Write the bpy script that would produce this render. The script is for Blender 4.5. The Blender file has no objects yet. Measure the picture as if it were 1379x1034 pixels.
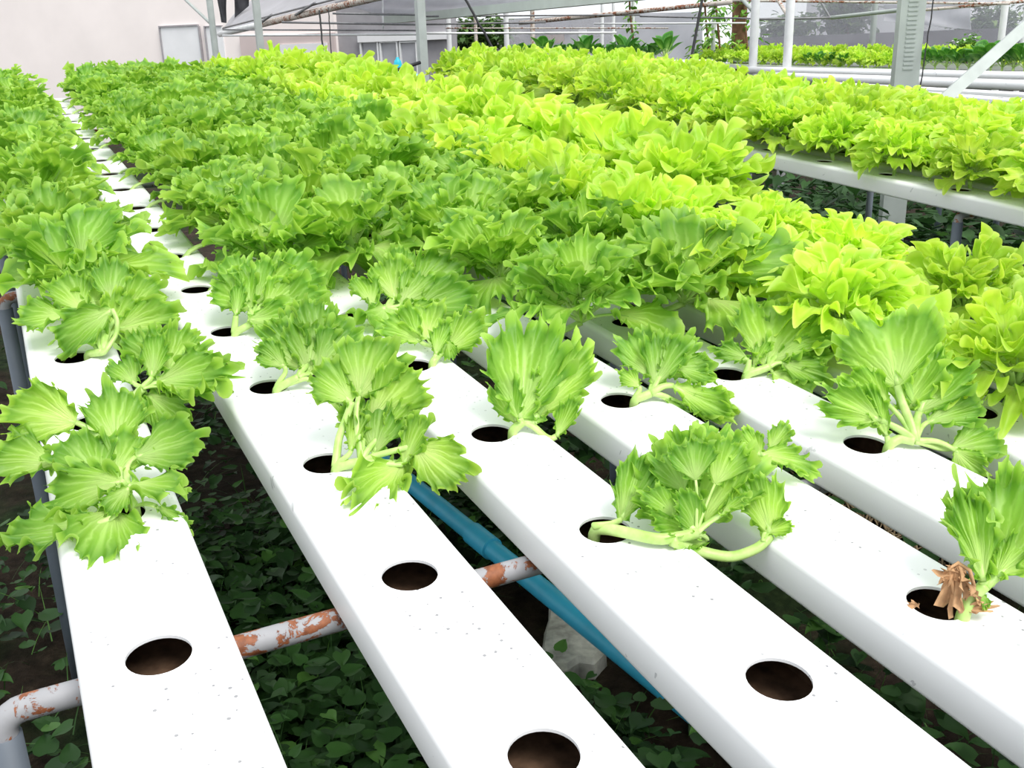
import bpy, math, random
import numpy as np
from mathutils import Matrix, Vector

random.seed(7)
rng = np.random.default_rng(11)
scene = bpy.context.scene
COL = scene.collection

# ------------------------------------------------------------------ camera / frames
IW, IH = 1379.0, 1034.0
FP = 1322.7
S = 0.25                                   # spacing of the planting holes in metres
PIT, YAW, ROLL = 0.3857, 0.477, 0.0056
CAM_T = np.array([-.1851, -2.8539, 1.9723]) * S
_F = np.array([math.sin(YAW) * math.cos(PIT), math.cos(YAW) * math.cos(PIT), -math.sin(PIT)])
_R = np.array([math.cos(YAW), -math.sin(YAW), 0.0])
_U = np.cross(_R, _F)
RT = _R * math.cos(ROLL) + _U * math.sin(ROLL)
UT = -_R * math.sin(ROLL) + _U * math.cos(ROLL)
# the table slopes gently (nutrient film runs down it): M turns table axes into world axes
UP = np.array([-0.00246982, 0.07166146, 0.99742595])
_yy = np.array([0, 1.0, 0]) - UP * UP[1]
_yy /= np.linalg.norm(_yy)
M = np.stack([np.cross(_yy, UP), _yy, UP])
TABLE_Z = 0.80
O = np.array([0, 0, TABLE_Z])
CW = M @ CAM_T + O
FW, RW, UW = M @ _F, M @ RT, M @ UT
M4 = Matrix([list(M[i]) + [O[i]] for i in range(3)] + [[0, 0, 0, 1]])


def ray_t(px, py):
    return _F + RT * (px - IW / 2) / FP - UT * (py - IH / 2) / FP


def at(px, py, z=0.0):
    """point (table axes) on the plane z above the channel tops"""
    d = ray_t(px, py)
    return CAM_T + d * ((z - CAM_T[2]) / d[2])


def at_depth(px, py, t):
    return CAM_T + ray_t(px, py) * t


def depth_t(p):
    return float((np.asarray(p) - CAM_T) @ _F)


def wd(px, py, t):
    """world point at forward distance t"""
    return CW + (M @ ray_t(px, py)) * t


def wz(px, py, Z):
    d = M @ ray_t(px, py)
    return CW + d * ((Z - CW[2]) / d[2])


def wx(px, py, X):
    d = M @ ray_t(px, py)
    return CW + d * ((X - CW[0]) / d[0])


cam = bpy.data.cameras.new('camera')
cam.sensor_width = 36.0
cam.sensor_fit = 'HORIZONTAL'
cam.lens = FP / IW * 36.0
cam.clip_start, cam.clip_end = 0.02, 200
camo = bpy.data.objects.new('camera', cam)
COL.objects.link(camo)
camo.matrix_world = Matrix([[RW[i], UW[i], -FW[i], CW[i]] for i in range(3)] + [[0, 0, 0, 1]])
scene.camera = camo

# ------------------------------------------------------------------ materials
def nmat(name):
    m = bpy.data.materials.new(name)
    m.use_nodes = True
    nt = m.node_tree
    b = nt.nodes['Principled BSDF']
    return m, nt, b


def N(nt, typ, **kw):
    n = nt.nodes.new(typ)
    for k, v in kw.items():
        setattr(n, k, v)
    return n


def ramp(nt, src, stops):
    r = N(nt, 'ShaderNodeValToRGB')
    el = r.color_ramp.elements
    while len(el) < len(stops):
        el.new(0.5)
    for e, (p, c) in zip(el, stops):
        e.position = p
        e.color = (*c, 1) if len(c) == 3 else c
    nt.links.new(src, r.inputs[0])
    return r.outputs[0]


def noise(nt, scale, detail=4, rough=0.55, coord='Object', dist=0.0):
    tc = N(nt, 'ShaderNodeTexCoord')
    n = N(nt, 'ShaderNodeTexNoise')
    n.inputs['Scale'].default_value = scale
    n.inputs['Detail'].default_value = detail
    n.inputs['Roughness'].default_value = rough
    n.inputs['Distortion'].default_value = dist
    nt.links.new(tc.outputs[coord], n.inputs['Vector'])
    return n.outputs['Fac']


def mix(nt, fac, a, b, mode='MIX'):
    n = N(nt, 'ShaderNodeMix', data_type='RGBA', blend_type=mode)
    for sock, v in ((n.inputs[0], fac), (n.inputs[6], a), (n.inputs[7], b)):
        if isinstance(v, (int, float)):
            sock.default_value = v
        elif isinstance(v, tuple):
            sock.default_value = (*v, 1)
        else:
            nt.links.new(v, sock)
    return n.outputs[2]


def math_n(nt, op, a, b=None, clamp=False):
    n = N(nt, 'ShaderNodeMath', operation=op, use_clamp=clamp)
    for sock, v in ((n.inputs[0], a), (n.inputs[1], b)):
        if v is None:
            continue
        if isinstance(v, (int, float)):
            sock.default_value = v
        else:
            nt.links.new(v, sock)
    return n.outputs[0]


def smooth(nt, v, lo, hi):
    n = N(nt, 'ShaderNodeMapRange', interpolation_type='SMOOTHSTEP')
    nt.links.new(v, n.inputs[0])
    n.inputs[1].default_value = lo
    n.inputs[2].default_value = hi
    return n.outputs[0]


def simple(name, col, rough=0.6, metal=0.0, var=0.12, scale=12, spec=0.4):
    m, nt, b = nmat(name)
    f = noise(nt, scale)
    c = ramp(nt, f, [(0.3, tuple(x * (1 - var) for x in col)), (0.7, tuple(min(1, x * (1 + var)) for x in col))])
    nt.links.new(c, b.inputs['Base Color'])
    b.inputs['Roughness'].default_value = rough
    b.inputs['Metallic'].default_value = metal
    b.inputs['Specular IOR Level'].default_value = spec
    return m


def leaf_material(name, deep, mid, pale, vein, transl, tcol, rough=0.42, spec=0.35):
    """lf attribute: R = distance from blade base to margin, G = fan angle, B = leaf random"""
    m, nt, b = nmat(name)
    out = nt.nodes['Material Output']
    a = N(nt, 'ShaderNodeAttribute', attribute_name='lf')
    sep = N(nt, 'ShaderNodeSeparateColor')
    nt.links.new(a.outputs['Color'], sep.inputs[0])
    r, g, rd = sep.outputs[0], sep.outputs[1], sep.outputs[2]
    oi = N(nt, 'ShaderNodeObjectInfo')
    blade = ramp(nt, r, [(0.0, pale), (0.2, pale), (0.5, mid), (0.86, deep), (0.94, mid), (1.0, tuple(0.65 * x + 0.35 * y for x, y in zip(mid, pale)))])
    tc = N(nt, 'ShaderNodeTexCoord')
    nz = N(nt, 'ShaderNodeTexNoise')
    nz.inputs['Scale'].default_value = 28
    nz.inputs['Detail'].default_value = 5
    nt.links.new(tc.outputs['Object'], nz.inputs['Vector'])
    nzf = nz.outputs['Fac']
    # veins that fan out from the leaf base, with branching from noise
    ga = math_n(nt, 'ADD', math_n(nt, 'MULTIPLY', g, 58.0), math_n(nt, 'MULTIPLY', nzf, 7.0))
    sv = math_n(nt, 'ABSOLUTE', math_n(nt, 'SINE', ga))
    vn = math_n(nt, 'POWER', sv, 9.0)
    cen = smooth(nt, math_n(nt, 'ABSOLUTE', math_n(nt, 'SUBTRACT', g, 0.5)), 0.022, 0.004)
    vn = math_n(nt, 'MAXIMUM', vn, cen)
    fade = smooth(nt, r, 1.0, 0.35)
    vn = math_n(nt, 'MULTIPLY', vn, fade)
    c1 = mix(nt, math_n(nt, 'MULTIPLY', vn, 0.6), blade, vein)
    # individual leaves and plants differ a little
    v = math_n(nt, 'ADD', math_n(nt, 'MULTIPLY', rd, 0.26), math_n(nt, 'MULTIPLY', oi.outputs['Random'], 0.16))
    v = math_n(nt, 'ADD', v, math_n(nt, 'MULTIPLY', nzf, 0.3))
    hsv = N(nt, 'ShaderNodeHueSaturation')
    nt.links.new(c1, hsv.inputs['Color'])
    nt.links.new(math_n(nt, 'ADD', v, 0.66), hsv.inputs['Value'])
    nt.links.new(math_n(nt, 'ADD', math_n(nt, 'MULTIPLY', rd, -0.018), 0.507), hsv.inputs['Hue'])
    colr = hsv.outputs[0]
    nt.links.new(colr, b.inputs['Base Color'])
    b.inputs['Roughness'].default_value = rough
    b.inputs['Specular IOR Level'].default_value = spec
    bump = N(nt, 'ShaderNodeBump')
    bump.inputs['Strength'].default_value = 0.5
    bump.inputs['Distance'].default_value = 0.0025
    hh = math_n(nt, 'ADD', math_n(nt, 'MULTIPLY', vn, -0.5), nzf)
    nt.links.new(hh, bump.inputs['Height'])
    nt.links.new(bump.outputs[0], b.inputs['Normal'])
    tr = N(nt, 'ShaderNodeBsdfTranslucent')
    tm = mix(nt, 1.0, colr, tcol, 'MULTIPLY')
    nt.links.new(tm, tr.inputs['Color'])
    ms = N(nt, 'ShaderNodeMixShader')
    ms.inputs[0].default_value = transl
    nt.links.new(b.outputs[0], ms.inputs[1])
    nt.links.new(tr.outputs[0], ms.inputs[2])
    nt.links.new(ms.outputs[0], out.inputs['Surface'])
    return m


MAT = {}
MAT['frill'] = leaf_material('frilly lettuce leaf', (0.145, 0.35, 0.032), (0.31, 0.56, 0.064), (0.58, 0.77, 0.25),
                             (0.60, 0.86, 0.25), 0.40, (1.25, 1.2, 0.8))
MAT['lime'] = leaf_material('oak leaf lettuce leaf', (0.45, 0.71, 0.055), (0.58, 0.81, 0.11), (0.76, 0.91, 0.34),
                            (0.70, 0.95, 0.2), 0.42, (1.2, 1.1, 0.7), rough=0.38)
MAT['dark'] = leaf_material('dark green leaf', (0.03, 0.16, 0.02), (0.06, 0.26, 0.03), (0.3, 0.55, 0.15),
                            (0.3, 0.55, 0.15), 0.3, (1.2, 1.1, 0.6))


def stem_material():
    m, nt, b = nmat('pale lettuce stalk')
    f = noise(nt, 60, 3)
    c = ramp(nt, f, [(0.3, (0.36, 0.58, 0.12)), (0.7, (0.55, 0.72, 0.26))])
    nt.links.new(c, b.inputs['Base Color'])
    b.inputs['Roughness'].default_value = 0.4
    b.inputs['Subsurface Weight'].default_value = 0.0
    return m


MAT['stem'] = stem_material()
MAT['dry'] = simple('withered leaf', (0.50, 0.30, 0.16), 0.9, var=0.35, scale=60, spec=0.1)


def channel_material():
    m, nt, b = nmat('white pvc channel')
    big = noise(nt, 3.0, 5)
    base = ramp(nt, big, [(0.3, (0.86, 0.865, 0.88)), (0.7, (0.92, 0.92, 0.93))])
    # dirt specks, more of them in some places
    tc = N(nt, 'ShaderNodeTexCoord')
    vo = N(nt, 'ShaderNodeTexVoronoi', voronoi_dimensions='2D')
    vo.inputs['Scale'].default_value = 90
    vo.inputs['Randomness'].default_value = 1.0
    oi = N(nt, 'ShaderNodeObjectInfo')
    shift = N(nt, 'ShaderNodeVectorMath', operation='ADD')
    cmb = N(nt, 'ShaderNodeCombineXYZ')
    nt.links.new(math_n(nt, 'MULTIPLY', oi.outputs['Random'], 37.0), cmb.inputs[1])
    nt.links.new(tc.outputs['Object'], shift.inputs[0])
    nt.links.new(cmb.outputs[0], shift.inputs[1])
    nt.links.new(shift.outputs[0], vo.inputs['Vector'])
    sepc = N(nt, 'ShaderNodeSeparateColor')
    nt.links.new(vo.outputs['Color'], sepc.inputs[0])
    pick = math_n(nt, 'GREATER_THAN', sepc.outputs[0], 0.62)
    size = math_n(nt, 'MULTIPLY', sepc.outputs[1], 0.15)
    dot = math_n(nt, 'LESS_THAN', vo.outputs['Distance'], size)
    patch = smooth(nt, noise(nt, 7.0, 2), 0.36, 0.56)
    geo = N(nt, 'ShaderNodeNewGeometry')
    sxyz = N(nt, 'ShaderNodeSeparateXYZ')
    nt.links.new(geo.outputs['True Normal'], sxyz.inputs[0])
    top = math_n(nt, 'GREATER_THAN', sxyz.outputs[2], 0.9)
    sp = math_n(nt, 'MULTIPLY', math_n(nt, 'MULTIPLY', math_n(nt, 'MULTIPLY', dot, pick), patch), top)
    c = mix(nt, math_n(nt, 'MULTIPLY', sp, 0.9), base, (0.22, 0.22, 0.23))
    # a few larger grey scuffs
    scn = N(nt, 'ShaderNodeTexNoise')
    scn.inputs['Scale'].default_value = 30
    scn.inputs['Detail'].default_value = 3
    scn.inputs['Distortion'].default_value = 1.2
    nt.links.new(shift.outputs[0], scn.inputs['Vector'])
    sc = scn.outputs['Fac']
    c = mix(nt, math_n(nt, 'MULTIPLY', smooth(nt, sc, 0.70, 0.725), 0.6), c, (0.4, 0.4, 0.42))
    nt.links.new(c, b.inputs['Base Color'])
    b.inputs['Roughness'].default_value = 0.38
    b.inputs['Specular IOR Level'].default_value = 0.4
    return m


MAT['pvc'] = channel_material()
MAT['stain'] = simple('brown stained inside', (0.12, 0.072, 0.045), 0.75, var=0.6, scale=45, spec=0.25)
MAT['blue'] = simple('blue pvc pipe', (0.035, 0.34, 0.52), 0.45, var=0.15, scale=9)


def rust_material(name, paint, amount):
    m, nt, b = nmat(name)
    f = noise(nt, 38, 8, 0.68, dist=0.4)
    g = noise(nt, 7, 3)
    k = math_n(nt, 'ADD', f, math_n(nt, 'MULTIPLY', math_n(nt, 'SUBTRACT', g, 0.5), 0.55))
    msk = smooth(nt, k, 0.60 - amount, 0.63 - amount)
    rustc = ramp(nt, noise(nt, 90, 5), [(0.3, (0.13, 0.035, 0.012)), (0.7, (0.38, 0.13, 0.05))])
    paintc = ramp(nt, noise(nt, 20, 4), [(0.3, tuple(x * 0.82 for x in paint)), (0.7, paint)])
    nt.links.new(mix(nt, msk, paintc, rustc), b.inputs['Base Color'])
    b.inputs['Roughness'].default_value = 0.6
    bump = N(nt, 'ShaderNodeBump')
    bump.inputs['Strength'].default_value = 0.4
    bump.inputs['Distance'].default_value = 0.002
    nt.links.new(msk, bump.inputs['Height'])
    nt.links.new(bump.outputs[0], b.inputs['Normal'])
    return m


MAT['rustbar'] = rust_material('rusty white painted pipe', (0.37, 0.37, 0.39), 0.075)
MAT['greyleg'] = rust_material('grey painted pipe leg', (0.13, 0.155, 0.19), -0.09)
MAT['galv'] = simple('galvanised steel', (0.44, 0.48, 0.46), 0.45, 0.25, 0.1, 8)
MAT['whitepost'] = simple('white painted post', (0.80, 0.81, 0.82), 0.5, var=0.08, scale=10)
MAT['rustpipe'] = rust_material('rusty cream pipe', (0.66, 0.60, 0.54), 0.07)
MAT['wire'] = simple('grey wire', (0.22, 0.22, 0.23), 0.5, 0.2, 0.2, 30)
MAT['black'] = simple('black cable', (0.02, 0.02, 0.022), 0.6, var=0.3)
MAT['beam'] = simple('pale steel gutter', (0.62, 0.68, 0.62), 0.5, var=0.1, scale=4)
MAT['wall'] = simple('pale pink plaster', (0.93, 0.85, 0.83), 0.85, var=0.04, scale=1.2, spec=0.1)
MAT['panelwhite'] = simple('white board', (0.82, 0.82, 0.84), 0.8, var=0.04, scale=3, spec=0.1)
MAT['pink_shade'] = simple('pink plaster in painted roof shade', (0.62, 0.52, 0.51), 0.85, var=0.06, scale=1.5, spec=0.1)  # the wall's pink, darkened to paint in the shade under the roof
MAT['line'] = simple('grey door frame', (0.36, 0.34, 0.36), 0.7, var=0.1)
MAT['greywall'] = simple('grey shed wall', (0.33, 0.32, 0.34), 0.85, var=0.18, scale=2.0, spec=0.1)
MAT['midgrey'] = simple('light grey netting wall', (0.40, 0.40, 0.41), 0.85, var=0.15, scale=1.6, spec=0.1)
MAT['brownboard'] = simple('brown board', (0.34, 0.24, 0.18), 0.8, var=0.15, scale=3)
MAT['conc'] = simple('weathered concrete wall', (0.15, 0.145, 0.155), 0.9, var=0.35, scale=1.1, spec=0.1)
MAT['pane'] = simple('dusty window glass', (0.33, 0.33, 0.36), 0.15, var=0.3, scale=1.3, spec=0.6)
MAT['net'] = simple('black shade net', (0.03, 0.03, 0.035), 0.9, var=0.3)
MAT['cyan'] = simple('cyan plastic', (0.03, 0.52, 0.68), 0.4, var=0.1)
MAT['cyanpale'] = simple('pale turquoise net', (0.25, 0.62, 0.66), 0.6, var=0.25, scale=25)
MAT['bark'] = simple('brown bark', (0.22, 0.12, 0.075), 0.9, var=0.4, scale=14, spec=0.1)
MAT['roofwhite'] = simple('white roof sheet', (0.80, 0.80, 0.83), 0.6, var=0.1, scale=2)
MAT['stone'] = simple('pale concrete slab', (0.42, 0.41, 0.37), 0.9, var=0.5, scale=22, spec=0.15)
MAT['straw'] = simple('dry straw', (0.36, 0.27, 0.17), 0.9, var=0.4, scale=20, spec=0.1)


def plastic_material(name, col, tfac):
    m, nt, b = nmat(name)
    out = nt.nodes['Material Output']
    f = noise(nt, 2.2, 5, 0.6, dist=0.6)
    c = ramp(nt, f, [(0.3, tuple(x * 0.86 for x in col)), (0.7, col)])
    nt.links.new(c, b.inputs['Base Color'])
    b.inputs['Roughness'].default_value = 0.35
    tr = N(nt, 'ShaderNodeBsdfTranslucent')
    nt.links.new(c, tr.inputs['Color'])
    ms = N(nt, 'ShaderNodeMixShader')
    ms.inputs[0].default_value = 0.55
    nt.links.new(b.outputs[0], ms.inputs[1])
    nt.links.new(tr.outputs[0], ms.inputs[2])
    tp = N(nt, 'ShaderNodeBsdfTransparent')
    m2 = N(nt, 'ShaderNodeMixShader')
    m2.inputs[0].default_value = tfac
    nt.links.new(ms.outputs[0], m2.inputs[1])
    nt.links.new(tp.outputs[0], m2.inputs[2])
    nt.links.new(m2.outputs[0], out.inputs['Surface'])
    return m


MAT['sheet'] = plastic_material('clouded greenhouse film', (0.80, 0.80, 0.84), 0.12)
MAT['haze'] = plastic_material('thin greenhouse film', (0.66, 0.66, 0.72), 0.70)


def ground_material():
    m, nt, b = nmat('dark garden soil')
    f = noise(nt, 16, 9, 0.7)
    g = noise(nt, 1.6, 4)
    soil = ramp(nt, f, [(0.25, (0.008, 0.006, 0.005)), (0.55, (0.040, 0.029, 0.021)), (0.8, (0.11, 0.08, 0.055))])
    moss = ramp(nt, noise(nt, 30, 6), [(0.3, (0.006, 0.014, 0.005)), (0.7, (0.03, 0.05, 0.017))])
    nt.links.new(mix(nt, smooth(nt, g, 0.45, 0.6), soil, moss), b.inputs['Base Color'])
    b.inputs['Roughness'].default_value = 0.95
    b.inputs['Specular IOR Level'].default_value = 0.1
    bump = N(nt, 'ShaderNodeBump')
    bump.inputs['Strength'].default_value = 0.9
    bump.inputs['Distance'].default_value = 0.03
    nt.links.new(f, bump.inputs['Height'])
    nt.links.new(bump.outputs[0], b.inputs['Normal'])
    return m


MAT['soil'] = ground_material()


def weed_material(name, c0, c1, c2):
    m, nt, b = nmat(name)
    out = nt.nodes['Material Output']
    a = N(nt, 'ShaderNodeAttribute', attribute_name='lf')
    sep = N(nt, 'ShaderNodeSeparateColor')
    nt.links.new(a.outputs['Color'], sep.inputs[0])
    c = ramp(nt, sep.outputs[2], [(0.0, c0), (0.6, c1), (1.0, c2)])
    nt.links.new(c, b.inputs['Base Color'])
    b.inputs['Roughness'].default_value = 0.5
    b.inputs['Specular IOR Level'].default_value = 0.25
    tr = N(nt, 'ShaderNodeBsdfTranslucent')
    nt.links.new(c, tr.inputs['Color'])
    ms = N(nt, 'ShaderNodeMixShader')
    ms.inputs[0].default_value = 0.25
    nt.links.new(b.outputs[0], ms.inputs[1])
    nt.links.new(tr.outputs[0], ms.inputs[2])
    nt.links.new(ms.outputs[0], out.inputs['Surface'])
    return m


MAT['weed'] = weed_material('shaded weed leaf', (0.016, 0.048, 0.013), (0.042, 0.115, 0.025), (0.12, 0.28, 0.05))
MAT['tree'] = weed_material('tree leaf', (0.05, 0.11, 0.03), (0.12, 0.23, 0.06), (0.28, 0.42, 0.12))
MAT['vine'] = weed_material('vine leaf', (0.10, 0.25, 0.04), (0.22, 0.46, 0.07), (0.45, 0.68, 0.14))


# ------------------------------------------------------------------ mesh builder
class MB:
    def __init__(self):
        self.v, self.f, self.c, self.n = [], [], [], 0

    def add(self, verts, faces, col=None):
        verts = np.asarray(verts, float).reshape(-1, 3)
        self.v.append(verts)
        self.f.extend([tuple(i + self.n for i in q) for q in faces])
        if col is None:
            col = np.zeros((len(verts), 3))
        self.c.append(np.asarray(col, float).reshape(-1, 3))
        self.n += len(verts)

    def grid(self, P, col=None, closed=False):
        """P: (a, b, 3); closed joins the last b to the first"""
        a, b = P.shape[:2]
        fs = []
        for i in range(a - 1):
            for j in range(b if closed else b - 1):
                k = (j + 1) % b
                fs.append((i * b + j, i * b + k, (i + 1) * b + k, (i + 1) * b + j))
        self.add(P.reshape(-1, 3), fs, None if col is None else col.reshape(-1, 3))

    def box(self, lo, hi, axes=None, origin=None):
        x0, y0, z0 = lo
        x1, y1, z1 = hi
        v = np.array([[x, y, z] for x in (x0, x1) for y in (y0, y1) for z in (z0, z1)], float)
        if axes is not None:
            v = v @ np.asarray(axes)
        if origin is not None:
            v = v + np.asarray(origin)
        self.add(v, [(0, 1, 3, 2), (4, 6, 7, 5), (0, 4, 5, 1), (2, 3, 7, 6), (0, 2, 6, 4), (1, 5, 7, 3)])

    def tube(self, pts, rad, n=10, flat=1.0, up=None, cap=True, col=None):
        pts = np.asarray(pts, float)
        m = len(pts)
        rad = np.broadcast_to(np.asarray(rad, float), (m,))
        tan = np.gradient(pts, axis=0)
        tan /= np.linalg.norm(tan, axis=1)[:, None] + 1e-9
        ref = np.array([0, 0, 1.0]) if up is None else np.asarray(up, float)
        if abs(tan[0] @ ref) > 0.95:
            ref = np.array([1.0, 0.2, 0])
        rings = []
        for i in range(m):
            s = np.cross(tan[i], ref)
            s /= np.linalg.norm(s) + 1e-9
            u = np.cross(s, tan[i])
            ref = u
            a = np.linspace(0, 2 * np.pi, n, endpoint=False)
            rings.append(pts[i] + rad[i] * (np.cos(a)[:, None] * s + flat * np.sin(a)[:, None] * u))
        P = np.array(rings)
        base = self.n
        self.grid(P, None if col is None else np.broadcast_to(np.asarray(col, float), P.shape).copy(), closed=True)
        if cap:
            self.f.append(tuple(base + i for i in range(n))[::-1])
            self.f.append(tuple(base + (m - 1) * n + i for i in range(n)))

    def mesh(self, name, mat, smooth=True):
        me = bpy.data.meshes.new(name)
        v = np.concatenate(self.v) if self.v else np.zeros((0, 3))
        me.from_pydata(v.tolist(), [], self.f)
        at_ = me.attributes.new('lf', 'FLOAT_COLOR', 'POINT')
        c = np.concatenate([np.concatenate(self.c), np.ones((len(v), 1))], axis=1)
        at_.data.foreach_set('color', c.astype(np.float32).ravel())
        me.materials.append(mat)
        if smooth:
            me.polygons.foreach_set('use_smooth', [True] * len(me.polygons))
        me.update()
        return me

    def build(self, name, mat, parent=None, smooth=True, matrix=None):
        o = bpy.data.objects.new(name, self.mesh(name, mat, smooth))
        COL.objects.link(o)
        if parent is not None:
            o.parent = parent
        if matrix is not None:
            o.matrix_world = matrix
        return o


def autosmooth(o, ang=40):
    try:
        o.data.set_sharp_from_angle(angle=math.radians(ang))
    except Exception:
        pass
    return o


def tag(o, label=None, cat=None, group=None, kind=None):
    if label:
        o['label'] = label
    if cat:
        o['category'] = cat
    if group:
        o['group'] = group
    if kind:
        o['kind'] = kind
    return o


def empty(name, matrix=None, loc=None):
    o = bpy.data.objects.new(name, None)
    o.empty_display_size = 0.05
    COL.objects.link(o)
    if matrix is not None:
        o.matrix_world = matrix
    if loc is not None:
        o.location = loc
    return o


def unit(v):
    v = np.asarray(v, float)
    return v / (np.linalg.norm(v) + 1e-12)


def bez(p0, p1, p2, p3, n):
    t = np.linspace(0, 1, n)[:, None]
    return (1 - t) ** 3 * p0 + 3 * (1 - t) ** 2 * t * p1 + 3 * (1 - t) * t * t * p2 + t ** 3 * p3


# ------------------------------------------------------------------ lettuce leaves
def tooth_wave(n, count, r_):
    """irregular pointed teeth along the margin, 0..1"""
    u = np.linspace(0, 1, n)
    pos = np.sort(r_.random(count))
    amp = r_.uniform(0.35, 1.0, count)
    wid = r_.uniform(0.45, 0.9, count) / count
    out = np.zeros(n)
    for p, a, w_ in zip(pos, amp, wid):
        out = np.maximum(out, a * np.clip(1 - np.abs(u - p) / w_, 0, 1) ** 1.15)
    return out


def blade(mb, P, D, Nn, L, W, style, nt_=56, nr=6, cup=0.25, bend=0.25, ruffle=1.0, rnd=None, r0=0.0, fold=0.0):
    rd = rng.random() if rnd is None else rnd
    D = unit(D)
    Nn = unit(np.asarray(Nn) - D * (np.asarray(Nn) @ D))
    Sd = np.cross(D, Nn)
    TH = 2.45 if style == 'frill' else 2.3
    th = np.linspace(-TH, TH, nt_)
    X = L * (0.44 + 0.56 * np.cos(th))
    Y = 0.5 * W * np.sin(th) * (1.0 + 0.18 * np.cos(th))
    ph = rng.random(6) * 6.28
    if style == 'frill':
        wedge = np.clip((X / L) / 0.55, 0, 1)
        Y = Y * (0.52 + 0.48 * wedge * wedge * (3 - 2 * wedge))
        k = np.full(nt_, 0.92)
        k += 0.05 * np.sin(3.1 * th + ph[0]) + 0.03 * np.sin(6.3 * th + ph[1])
        k += 0.17 * tooth_wave(nt_, 13, rng) - 0.05
        if nt_ > 40:
            k += 0.10 * tooth_wave(nt_, min(nt_ // 4, 48), rng)
        for _ in range(rng.integers(2, 6)):
            c = rng.uniform(-TH * .9, TH * .9)
            k *= 1 - rng.uniform(0.10, 0.26) * np.clip(1 - np.abs(th - c) / rng.uniform(0.06, 0.12), 0, 1)
    elif style == 'oak':
        q = rng.uniform(3.0, 4.0)
        k = 0.52 + 0.54 * np.abs(np.cos(q * th + rng.uniform(-0.5, 0.5))) ** 0.6
        k += 0.03 * np.sin(9 * th + ph[1])
    else:
        k = 0.97 + 0.03 * np.sin(4 * th + ph[0])
    if style == 'frill':
        na = max(2, nr // 2)
        r = np.concatenate([np.linspace(0.02, 0.66, na + 1), 1 - 0.34 * (1 - np.linspace(0, 1, nr - na + 1)[1:]) ** 1.4])
    else:
        r = np.concatenate([[0.02], np.linspace(0, 1, nr + 1)[1:] ** 0.8])
    R_ = r[:, None]
    kk = 1 + (k - 1)[None, :] * (R_ ** (6.0 if style == 'frill' else 3.0))
    x = R_ * X[None, :] * kk
    y = R_ * Y[None, :] * kk
    xr = x / L
    z = cup * W * (2 * y / W) ** 2 * 0.5 - bend * L * xr * np.abs(xr)
    if style == 'frill':
        j1, j2 = rng.uniform(11, 15), rng.uniform(22, 29)
        w1 = np.sin(4.2 * th + ph[2] + 1.2 * R_)
        w2 = np.sin(j1 * th + ph[3] + 0.8 * np.sin(3 * th) + 2.5 * R_)
        w3 = np.sin(j2 * th + ph[4] + np.sin(5 * th) - 3.0 * R_)
        z = z + L * ruffle * (0.060 * R_ ** 1.6 * w1 + 0.070 * R_ ** 6 * w2 + 0.045 * R_ ** 9 * w3)
        curl = L * ruffle * (0.028 * R_ ** 7 * np.cos(j1 * th + ph[3] + 2.5 * R_) + 0.022 * R_ ** 10 * np.cos(j2 * th + ph[4] - 3 * R_))
        x = x - curl * np.cos(th)
        y = y - curl * np.sin(th)
        # tangential gather of the frill
        g_ = L * ruffle * 0.018 * R_ ** 8 * np.sin(j2 * th + ph[1])
        x = x - g_ * np.sin(th)
        y = y + g_ * np.cos(th)
        # fine puckering between the veins
        z = z + 0.006 * L * R_ * np.sin(31 * th + 9 * R_ + ph[5])
    elif style == 'oak':
        w1 = np.sin(4.5 * th + ph[2])
        w2 = np.sin(9.5 * th + ph[3] + 2 * R_)
        z = z + L * ruffle * (0.11 * R_ ** 2 * w1 + 0.13 * R_ ** 4 * w2)
        z = z + 0.010 * L * np.sin(19 * th + ph[4] + 7 * R_) * R_
    z = z + fold * np.abs(y)
    Pt = P + x[..., None] * D + y[..., None] * Sd + z[..., None] * Nn
    col = np.zeros(Pt.shape)
    col[..., 0] = r0 + (1 - r0) * R_
    col[..., 1] = (th / 6.28 + 0.5)[None, :]
    col[..., 2] = rd
    mb.grid(Pt, col)
    return D, Nn


def stalk(mb, p0, p1, d0, d1, w0, w1, n=9, seg=8, flat=0.55, up=None):
    d = np.linalg.norm(np.asarray(p1) - p0)
    c = bez(np.asarray(p0), np.asarray(p0) + unit(d0) * d * 0.42, np.asarray(p1) - unit(d1) * d * 0.38, np.asarray(p1), n)
    w = np.linspace(w0, w1, n)
    mb.tube(c, w, seg, flat, up=up, col=(0.0, 0.5, 0.5))
    return c


def midrib(mb, P, D, Nn, L, w, bend, n=6):
    t = np.linspace(0, 0.5, n)
    c = P + (t * L)[:, None] * D - (bend * L * t * t)[:, None] * Nn - (0.0008 + 0.0022 * t / 0.5)[:, None] * Nn
    mb.tube(c, np.linspace(w * 0.9, w * 0.15, n), 6, 0.6, up=Nn, col=(0.0, 0.5, 0.5))


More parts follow.
